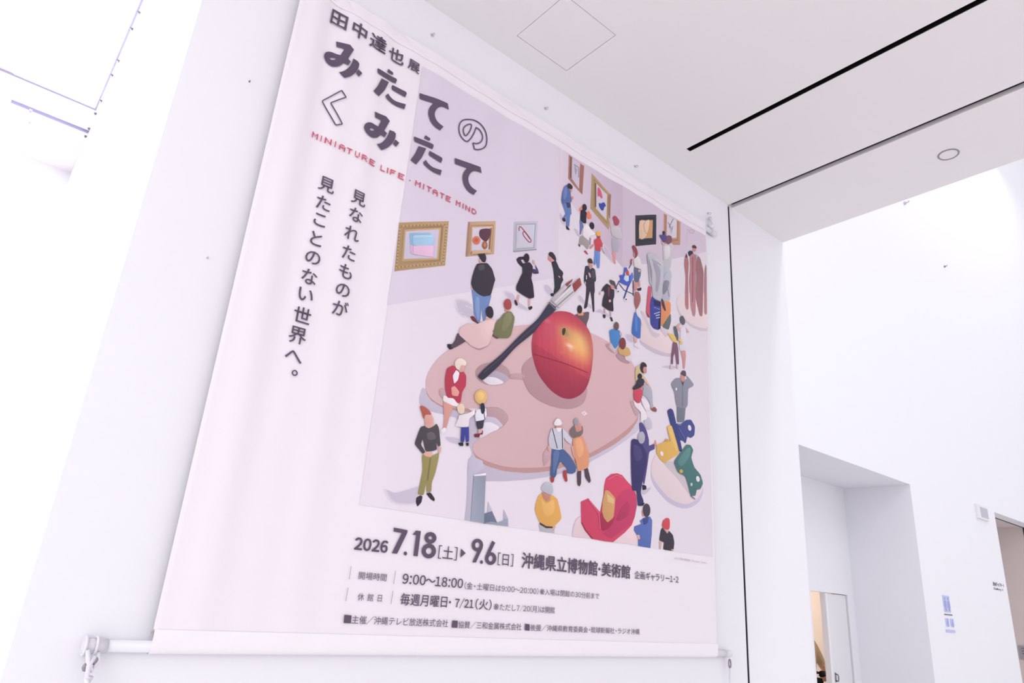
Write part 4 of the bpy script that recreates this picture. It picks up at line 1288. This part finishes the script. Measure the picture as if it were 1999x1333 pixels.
g.s(G6, (202, 142, 132), '488,108 530,113 532,190 500,197 480,152').s(G6, (56, 50, 62), '453,80 480,50 520,70 531,112 496,110 482,150 492,190 465,182 443,130', 's').done()
g = person('seated dark haired girl in a red top', 17)
g.s(G6, (234, 224, 230), '358,540 400,578 450,578 502,660 542,780 450,832 458,700 380,622').s(G6, (234, 224, 230), '458,520 520,538 577,610 572,662 520,682 478,602').s(G6, (202, 77, 97), '363,410 440,388 482,420 472,500 440,582 400,582 363,520').e(G6, (52, 48, 60), 440, 235, 30, 38).s(G6, (206, 132, 127), '448,350 490,318 497,372 470,392 453,402')
g.s(G6, (58, 55, 68), '400,290 440,258 492,280 490,340 440,382 370,407 348,387 390,330', 's').done()
g = person('man in blue denim looking at the brown frame')
g.s(G1, (55, 45, 62), '133,1133 186,1128 192,1190 160,1197 136,1170').s(G1, (55, 45, 62), '193,1252 242,1288 264,1333 205,1318').s(G1, (99, 126, 181), '128,900 200,868 272,890 292,1060 265,1092 250,1282 193,1252 200,1112 165,1142 143,1132 190,1062').s(G1, (68, 68, 95), '193,880 272,888 278,960 218,972').s(G1, (226, 142, 127), '283,780 325,783 322,827 293,832')
g.s(G1, (90, 111, 166), '158,630 215,588 227,640 272,690 277,790 287,800 292,850 270,892 200,882 128,912 113,850 128,720').s(G1, (108, 130, 186), '160,660 200,640 210,760 170,840 140,780', 's').s(G1, SK2, '243,655 297,655 292,702 263,702').s(G1, (65, 52, 58), '218,592 250,572 300,610 302,652 270,667 218,642', 's').done()
g = person('dark haired person in a black vest with orange sleeves')
g.s(G1, (106, 116, 166), '425,1155 467,1178 492,1270 462,1333 445,1400 425,1400 430,1300').s(G1, (230, 131, 106), '418,980 465,928 472,1000 445,1032 420,1012').s(G1, (232, 131, 101), '533,1060 570,1008 617,1090 617,1140 560,1147 533,1112').s(G1, (48, 48, 60), '440,1010 480,988 542,1040 532,1110 532,1217 490,1217 433,1162').e(G1, (55, 46, 56), 503, 960, 36, 57, -0.1).done()
g = person('crouching person in white with red shoes', 8)
g.s(G3, (182, 72, 87), '658,590 690,568 738,642 700,632').s(G3, (122, 56, 71), '566,458 602,490 597,522 573,502').s(G3, (162, 154, 154), '598,350 640,328 732,400 747,500 722,562 652,482 600,482 578,440').s(G3, (239, 229, 233), '648,200 700,140 762,200 782,240 862,310 750,342 742,422 638,332').s(G3, (160, 145, 155), '752,368 775,375 768,490 750,480', 'l').e(G3, (50, 43, 56), 788, 175, 38, 59, -0.15).done()
g = person('girl in a red shirt and yellow cap', 9)
g.s(G3, (170, 152, 166), '943,538 960,530 1008,630 990,625', 'l').s(G3, (106, 141, 206), '836,568 930,598 917,862 878,862 865,762 880,642 850,812 817,802 833,682').s(G3, (221, 131, 126), '752,530 775,498 830,458 837,482 780,542 765,552').s(G3, (201, 76, 86), '828,400 880,373 932,380 967,470 962,527 935,512 932,602 838,572 845,482 823,452').s(G3, (167, 82, 87), '873,328 927,318 927,372 900,392 873,362').s(G3, (236, 181, 86), '858,290 895,263 937,290 932,332 895,342 863,327', 's').done()
g = person('pink haired woman in a pale grey suit')
g.s(G2, (216, 151, 151), '83,560 132,560 127,650 132,702 105,692').s(G2, (179, 173, 186), '88,380 167,408 177,480 152,562 93,562 83,480').s(G2, (202, 194, 200), '83,260 140,243 182,280 207,400 150,402 88,362 73,310').s(G2, (216, 176, 166), '40,130 62,120 72,240 90,265 72,275').s(G2, (166, 81, 91), '95,150 120,130 150,160 167,200 152,242 120,242 103,190', 's').done()
g = person('woman in a blue skirt pushing the stroller', 8)
g.s(G2, (201, 142, 142), '348,910 387,918 377,1000 347,1032 338,960').s(G2, (201, 142, 142), '383,910 407,888 414,960 393,982').s(G2, (55, 50, 60), '370,995 425,978 427,1012 390,1022').s(G2, (97, 107, 132), '338,728 422,758 417,840 387,922 343,912').s(G2, (172, 82, 92), '298,650 322,638 312,690 293,702').s(G2, (226, 216, 216), '333,650 385,603 412,650 437,740 432,772 385,752 343,737').s(G2, SK, '383,770 417,770 407,802 388,797')
g.s(G2, SK2, '333,540 362,570 357,622 333,612').s(G2, (142, 72, 77), '316,500 340,484 372,530 380,590 352,632 345,580', 's').done()
g = Fig('printed_stroller', 'blue stroller with a baby', 8)
g.ln(G2, (62, 66, 112), '165,905 130,985', 9).ln(G2, (58, 60, 100), '165,930 225,1010 335,1060', 8).ln(G2, (62, 72, 150), '305,900 265,980 222,1108', 15).ln(G2, (58, 58, 90), '330,895 330,1080', 9).ln(G2, (70, 60, 75), '278,755 312,690', 8)
g.s(G2, (77, 97, 192), '165,835 215,828 224,740 256,744 267,790 290,850 318,798 332,860 302,920 270,962 240,952 158,912 183,880').s(G2, (198, 218, 232), '228,840 277,838 277,902 250,912 218,882').s(G2, (220, 200, 200), '230,800 262,790 270,840 235,850').s(G2, (192, 82, 82), '240,790 270,778 278,832 246,832', 's').s(G2, (98, 120, 210), '290,850 318,800 330,858 300,915 285,900', 'l')
g.e(G2, (236, 231, 240), 148, 1025, 16, 17).e(G2, (60, 56, 80), 150, 1027, 8, 9).e(G2, (236, 231, 240), 238, 1120, 18, 19).e(G2, (60, 56, 80), 240, 1122, 9, 10).done()
g = person('woman with long brown hair and blue skirt', 12)
g.s(G5, (226, 216, 223), '108,830 150,808 207,860 192,887 130,872').s(G5, SK, '108,710 167,742 152,812 120,802').s(G5, (72, 111, 186), '125,358 160,420 202,460 214,560 207,747 170,747 83,682 88,580 108,450').s(G5, (92, 132, 202), '130,420 160,470 160,640 130,620', 's').s(G5, (221, 213, 221), '138,350 160,308 202,340 227,460 242,570 225,560 207,470 160,422').s(G5, (161, 101, 101), '128,90 165,78 192,100 207,180 192,250 155,322 135,292 118,220', 's').done()
g = person('man in a black suit, one hand at his chest')
g.s(G4, (62, 58, 69), '183,245 235,238 265,300 302,270 347,300 362,440 357,492 335,502 342,650 330,702 337,990 308,990 290,800 265,642 245,722 217,912 175,944 163,917 190,782 203,580 163,502 160,420').s(G4, (82, 77, 87), '290,320 335,320 345,430 290,440', 's').s(G4, FLOOR_C, '197,395 208,400 206,465 196,460', 'l').s(G4, SK, '170,495 192,505 192,552 178,545').s(G4, SK, '233,343 262,370 274,430 255,435 235,387').s(G4, SK2, '235,193 297,193 302,250 275,287 240,242').s(G4, (70, 58, 62), '220,147 250,120 285,135 304,187 297,202 235,197', 's').done()
g = person('woman in a black dress and beret')
g.s(G4, (192, 152, 157), '485,928 517,943 512,1012 488,1012').s(G4, (192, 152, 157), '578,978 607,983 607,1072 588,1062').s(G4, (50, 48, 58), '473,1030 517,1034 517,1082 490,1097 470,1062').s(G4, (50, 48, 58), '583,1075 617,1078 634,1142 608,1147').s(G4, SK, '403,690 425,658 442,690 420,717')
g.s(G4, (60, 52, 62), '470,590 530,528 582,560 602,620 652,628 652,740 632,800 642,987 560,967 453,892 470,772 500,682 480,642 438,662').s(G4, (122, 62, 82), '545,598 582,588 572,742 553,742').s(G4, SK, '558,800 590,788 602,822 570,842').s(G4, SK2, '583,560 620,543 652,580 642,612 600,607').s(G4, (86, 81, 83), '573,480 600,473 652,500 672,560 692,622 660,612 640,572 590,532', 's').done()
g = person('woman in a white dress, hand at her head', 8)
g.s(G5, (202, 147, 146), '798,922 872,918 882,1000 862,1187 840,1182 830,1052').s(G5, (216, 166, 164), '858,570 920,638 927,657 880,667 890,640 858,602').s(G5, (216, 166, 164), '733,570 790,518 802,540 770,590 802,602 802,642 745,622').s(G5, (223, 216, 231), '798,590 862,568 882,640 887,820 882,912 790,927 783,830 798,702').s(G5, (97, 97, 105), '793,440 830,418 862,480 857,537 825,547 793,502', 's').done()
g = person('woman in a yellow top and plum trousers', 13)
g.s(G5, (216, 190, 196), '655,1115 686,1115 681,1188 640,1190').s(G5, (216, 190, 196), '742,1115 770,1115 765,1185 742,1180').s(G5, (127, 87, 112), '688,795 747,808 767,900 777,1122 743,1122 720,932 690,1012 687,1122 658,1112 668,952').s(G5, (226, 191, 111), '603,668 690,688 722,720 747,780 742,812 690,792 638,722').s(G5, (226, 191, 111), '753,760 797,748 827,800 822,837 763,812 800,808').s(G5, (97, 101, 109), '698,590 720,570 747,620 767,720 747,782 720,702', 's').done()

# --- stands with paint tubes and carving tools
g = Fig('printed_stand', 'round pale stand under the paint tubes', 5)
g.s(G5, (206, 192, 207), '200,765 215,825 300,892 420,962 540,998 660,1008 735,980 740,900 400,700', 'r').s(G5, (233, 212, 216), '205,770 198,600 225,380 290,440 360,600 500,640 600,640 700,690 735,880 660,965 560,952 430,903 300,835', 'r')
g.s(G5, (210, 195, 206), '218,350 280,400 350,560 400,640 505,690 440,735 370,692 300,552', 's').s(G5, (214, 199, 208), '505,600 560,600 620,640 600,720 560,700', 's').done()
g = Fig('printed_paint_tube', 'silver and blue paint tube', 9)
g.s(G2, (202, 92, 112), '510,955 549,972 537,1200 522,1330 500,1333 480,1270 490,1130').s(G5, (122, 62, 76), '290,365 352,440 340,452 300,402')
g.s(G5, (70, 72, 152), '375,135 440,195 515,215 506,602 470,624 400,602 358,542 353,430 348,250').s(G5, (46, 46, 80), '472,520 508,300 505,602 470,622', 'l').s(G5, (50, 52, 92), '400,195 510,222 500,290 415,272', 'l')
for a, b_ in (('405,395 495,365', 11), ('430,420 492,405', 13), ('435,455 492,445', 12), ('400,300 490,330', 5)):
    g.ln(G5, (198, 204, 226), a, b_)
g.s(G2, (192, 190, 200), '488,592 520,575 560,580 640,630 690,660 697,702 690,850 662,1147 560,1105 547,962 520,930 508,760', 'r').s(G2, (148, 144, 158), '497,602 550,780 547,962 520,802', 'l').s(G2, (166, 161, 176), '560,690 650,770 625,1000 590,1020 600,850', 's').s(G2, (176, 168, 182), '540,640 650,700 660,720 560,680', 'l').ln(G2, (238, 236, 240), '590,640 675,720', 6).done()
g = Fig('printed_paint_tube', 'silver and orange paint tube', 9)
g.s(G5, (223, 146, 101), '512,170 550,200 662,222 657,380 530,572 503,560 513,400', 'r').s(G5, (102, 111, 113), '657,378 662,500 630,622 528,577', 'r').s(G2, (187, 187, 199), '690,860 760,770 792,830 782,900 772,1142 700,1142 663,1102', 'r').s(G2, (138, 136, 152), '700,900 760,905 742,1000 692,1062 680,1000', 's').s(G2, (82, 66, 82), '663,1100 692,1130 722,1250 705,1257 670,1182', 'r').ln(G2, (150, 148, 165), '730,920 760,1090', 8).done()
g = person('man in a pale sweater lifting a child', 8)
g.s(G2, (182, 190, 206), '698,738 777,763 797,830 782,902 690,862 688,762').s(G2, (202, 197, 202), '698,460 790,448 817,480 802,560 792,640 782,732 770,762 698,742 693,600 688,500').s(G2, (222, 216, 221), '710,500 770,490 770,600 720,640', 's').s(G2, SK, '668,420 712,448 707,482 680,472').s(G2, (127, 87, 102), '733,380 760,358 792,380 792,432 765,462 738,457', 's').done()
g = person('small child in purple held up high', 15)
g.s(G2, (87, 77, 137), '638,358 690,353 722,348 737,380 722,442 690,442 668,402').e(G2, (72, 56, 61), 700, 330, 16, 22).done()
g = Fig('printed_stand', 'round pale stand under the carving tools', 5)
g.s(G5, (210, 198, 212), '745,200 760,330 790,400 860,492 960,582 1080,637 1187,645 1187,560 900,400', 'r').s(G5, (235, 216, 220), '850,90 762,150 745,230 790,365 862,465 962,548 1082,596 1186,605 1180,80', 'r').done()
g = person('man standing behind the carving tools', 6)
g.s(G2, (182, 172, 182), '1073,580 1102,598 1100,660 1085,650').s(G2, (58, 58, 75), '986,560 1010,538 1042,545 1052,592 1000,607').e(G2, SK2, 1060, 527, 20, 27).s(G2, (92, 67, 72), '1035,490 1055,474 1078,492 1080,515 1045,510', 's').done()
g = Fig('printed_carving_tools', 'four reddish wooden carving tools', 9)
for c_, s_ in (((178, 119, 123), '966,572 990,640 996,700 986,850 991,1100 991,1232 970,1242 950,1182 955,1000 960,850 944,720 944,650 958,602'),
               ((183, 129, 136), '1008,602 1040,575 1072,590 1082,660 1076,800 1071,1280 1060,1322 1040,1312 1014,1200 1005,1002 1000,900 1014,740'),
               ((161, 113, 119), '1098,602 1122,640 1142,720 1160,800 1157,1000 1152,1280 1145,1322 1120,1312 1090,1182 1075,1102 1085,850 1078,702'),
               ((181, 126, 131), '1186,700 1194,760 1202,1280 1190,1302 1172,1282 1169,1000 1174,780')):
    g.s(G2, c_, s_, tone=-0.1)
g.s(G2, (92, 62, 72), '966,572 982,622 953,622', 'l').ln(G2, (160, 108, 114), '1040,620 1035,1150', 6).done()
g = person('person in a brown jacket behind the apple', 10)
g.s(D, (106, 86, 93), '1108,202 1150,183 1227,168 1224,215 1207,260 1222,325 1190,300 1150,232').s(D, (226, 152, 122), '1143,180 1187,170 1187,196 1150,197').e(D, (50, 46, 51), 1160, 155, 18, 29).done()
g = person('seated man in a blue shirt', 14)
g.s(D, (206, 186, 191), '1373,380 1412,425 1402,457 1360,412').s(D, (77, 132, 196), '1363,300 1385,288 1432,298 1442,332 1422,402 1400,427 1373,382').s(D, SK, '1430,315 1447,312 1447,335 1435,335').e(D, (112, 87, 82), 1410, 270, 17, 29).done()
g = person('seated woman in mustard yellow', 18)
g.s(D, (222, 206, 216), '1463,468 1512,473 1502,517 1470,502').s(D, (206, 166, 112), '1418,430 1440,408 1492,418 1507,460 1480,482 1428,462').e(D, (127, 66, 71), 1450, 390, 22, 41).done()
g = Fig('printed_tag', 'small white square tag on the palette', 10)
g.s(D, (238, 228, 234), '1170,862 1192,850 1212,870 1190,884', 'l').e(D, (222, 190, 196), 1191, 867, 8, 7).done()

# ------------------------------------------------------------------ the person in the back room
def skinned(name, chains, m, parent, sub=2, root=None):
    """grow one smooth surface over joint chains [(point, radius), ...]; shared points weld"""
    verts, radii, edges, idx = [], [], [], {}
    for ch in chains:
        last = None
        for p, r in ch:
            k = tuple(round(v, 4) for v in p)
            if k not in idx:
                idx[k] = len(verts)
                verts.append(p)
                radii.append(r)
            if last is not None and last != idx[k]:
                edges.append((last, idx[k]))
            last = idx[k]
    me = bpy.data.meshes.new(name)
    me.from_pydata(verts, edges, [])
    o = bpy.data.objects.new(name, me)
    COL.objects.link(o)
    sm = o.modifiers.new('skin', 'SKIN')
    sm.use_smooth_shade = True
    for v, r in zip(me.skin_vertices[0].data, radii):
        v.radius = (r, r) if not isinstance(r, tuple) else r
        v.use_root = False
    me.skin_vertices[0].data[0].use_root = True
    ss = o.modifiers.new('sub', 'SUBSURF')
    ss.levels = ss.render_levels = sub
    dg = bpy.context.evaluated_depsgraph_get()
    dg.update()
    me2 = bpy.data.meshes.new_from_object(o.evaluated_get(dg))
    bpy.data.objects.remove(o)
    bpy.data.meshes.remove(me)
    me2.name = name
    me2.materials.clear()
    me2.materials.append(m)
    for p in me2.polygons:
        p.use_smooth = True
    o = bpy.data.objects.new(name, me2)
    COL.objects.link(o)
    o.parent = parent
    return o

per = bpy.data.objects.new('person', None)
COL.objects.link(per)
per.location = (15.36 * K + 0.09, 8.35 * K, 0)
tag(per, 'person in khaki shirt with black waist bag, half hidden in the warm lit doorway', 'person')

pel, wai, che, nck = (0, 0, 0.95), (0, 0.01, 1.10), (0, 0.0, 1.30), (0, -0.01, 1.47)
hd = (0, 0.03, 1.62)
ls, rs = (0.185, 0, 1.39), (-0.185, 0, 1.39)
le, re_ = (0.385, -0.05, 1.10), (-0.26, -0.03, 1.10)
lw, rw = (0.235, -0.155, 0.985), (-0.27, 0.06, 0.87)
def legs(s):
    return [(pel, 0.14), ((0.10 * s, 0, 0.86), 0.095), ((0.11 * s, 0.015, 0.48), 0.062), ((0.115 * s, -0.01, 0.10), 0.042), ((0.12 * s, 0.0, 0.05), 0.045), ((0.125 * s, 0.13, 0.03), 0.035)]
body = skinned('body', [
    [(pel, 0.14), (wai, 0.125), (che, 0.145), (nck, 0.055), ((0, 0.005, 1.54), 0.058), (hd, 0.085), ((0, 0.02, 1.69), 0.078)],
    [(che, 0.145), (ls, 0.058), (le, 0.042), (lw, 0.027), ((0.20, -0.185, 0.965), 0.036), ((0.165, -0.20, 0.95), 0.036)],
    [(che, 0.145), (rs, 0.058), (re_, 0.042), (rw, 0.027), ((-0.27, 0.07, 0.83), 0.036), ((-0.27, 0.08, 0.79), 0.036)],
    legs(1), legs(-1)], M['skin'], per)
# fingers closing on the bag, and the relaxed far hand
fing = []
for i, (dz, ln) in enumerate(((0.022, 0.9), (0.007, 1.0), (-0.008, 0.95), (-0.022, 0.75))):
    b0 = Vector((0.160, -0.205, 0.95 + dz))
    fing.append([(tuple(b0), 0.010), (tuple(b0 + Vector((-0.035 * ln, -0.010, -0.004))), 0.0092), (tuple(b0 + Vector((-0.060 * ln, 0.004, -0.010))), 0.0085), (tuple(b0 + Vector((-0.066 * ln, 0.024, -0.014))), 0.008)])
fing.append([((0.19, -0.19, 0.985), 0.012), ((0.165, -0.175, 1.005), 0.011), ((0.14, -0.165, 1.0), 0.009)])
for i, dy in enumerate((0.03, 0.012, -0.006, -0.022)):
    b0 = Vector((-0.272, 0.075 + dy, 0.785))
    fing.append([(tuple(b0), 0.010), (tuple(b0 + Vector((0.004, 0.004, -0.035))), 0.0092), (tuple(b0 + Vector((0.018, 0.006, -0.062 + 0.006 * abs(i - 1)))), 0.008)])
fing.append([((-0.262, 0.105, 0.83), 0.012), ((-0.25, 0.13, 0.80), 0.010), ((-0.244, 0.135, 0.775), 0.009)])
for ch in fing:
    skinned('finger', [ch], M['skin'], body, 2)
# face
def bit(name, c, r, sc, m, parent):
    b = bmesh.new()
    ball(b, c, r, sc)
    o_ = new_obj(name, b, m, None, True, survey=False)
    o_.parent = parent
bit('nose', (0, 0.125, 1.605), 0.016, (0.8, 1, 1.5), M['skin'], body)
bit('mouth', (0, 0.108, 1.565), 0.022, (1.2, 0.5, 0.35), M['skin'], body)
for s in (-1, 1):
    bit('ear', (0.086 * s, 0.025, 1.615), 0.026, (0.35, 0.75, 1.15), M['skin'], body)
    bit('eye', (0.033 * s, 0.108, 1.635), 0.011, (1, 1, 1), M['hair'], body)
bmh = bmesh.new()
ball(bmh, (0, 0.012, 1.665), 0.103, (0.94, 1.05, 0.92), 20)
for v in bmh.verts:
    if v.co.y > 0.07 and v.co.z < 1.69:
        v.co.y = 0.07
o = new_obj('hair', bmh, M['hair'], None, True, survey=False)
o.parent = per
shirt = skinned('shirt', [
    [((0, 0, 0.93), 0.165), ((0, 0.01, 1.08), 0.15), ((0, 0, 1.30), 0.165), ((0, -0.005, 1.43), 0.085)],
    [((0, 0, 1.30), 0.165), ((0.19, 0, 1.395), 0.076), ((0.30, -0.028, 1.235), 0.070), ((0.385, -0.05, 1.105), 0.060), ((0.335, -0.09, 1.06), 0.052)],
    [((0, 0, 1.30), 0.165), ((-0.19, 0, 1.395), 0.076), ((-0.235, -0.02, 1.22), 0.068), ((-0.26, -0.03, 1.10), 0.060)]], M['shirt'], per)
trousers = skinned('trousers', [[((0, 0, 0.93), 0.155), ((0.10 * s, 0, 0.84), 0.108), ((0.11 * s, 0.015, 0.48), 0.078), ((0.115 * s, -0.005, 0.09), 0.062)] for s in (1, -1)], M['trousers'], per)
bmb = bmesh.new()
v_ = bmesh.ops.create_cube(bmb, size=1, matrix=Matrix.Translation((0.13, -0.175, 1.0)) @ Matrix.Diagonal((0.15, 0.05, 0.085, 1)))
bmesh.ops.bevel(bmb, geom=bmb.edges[:], offset=0.014, segments=3, affect='EDGES')
tube(bmb, [(0.178 * math.cos(a * math.pi / 12), 0.165 * math.sin(a * math.pi / 12), 1.015) for a in range(25)], 0.012, 8, False)
o = new_obj('waist_bag', bmb, M['strap'], None, True, survey=False)
o.parent = per
for s in (1, -1):
    bit('shoe', (0.122 * s, 0.06, 0.045), 0.075, (0.7, 1.75, 0.6), M['strap'], per)
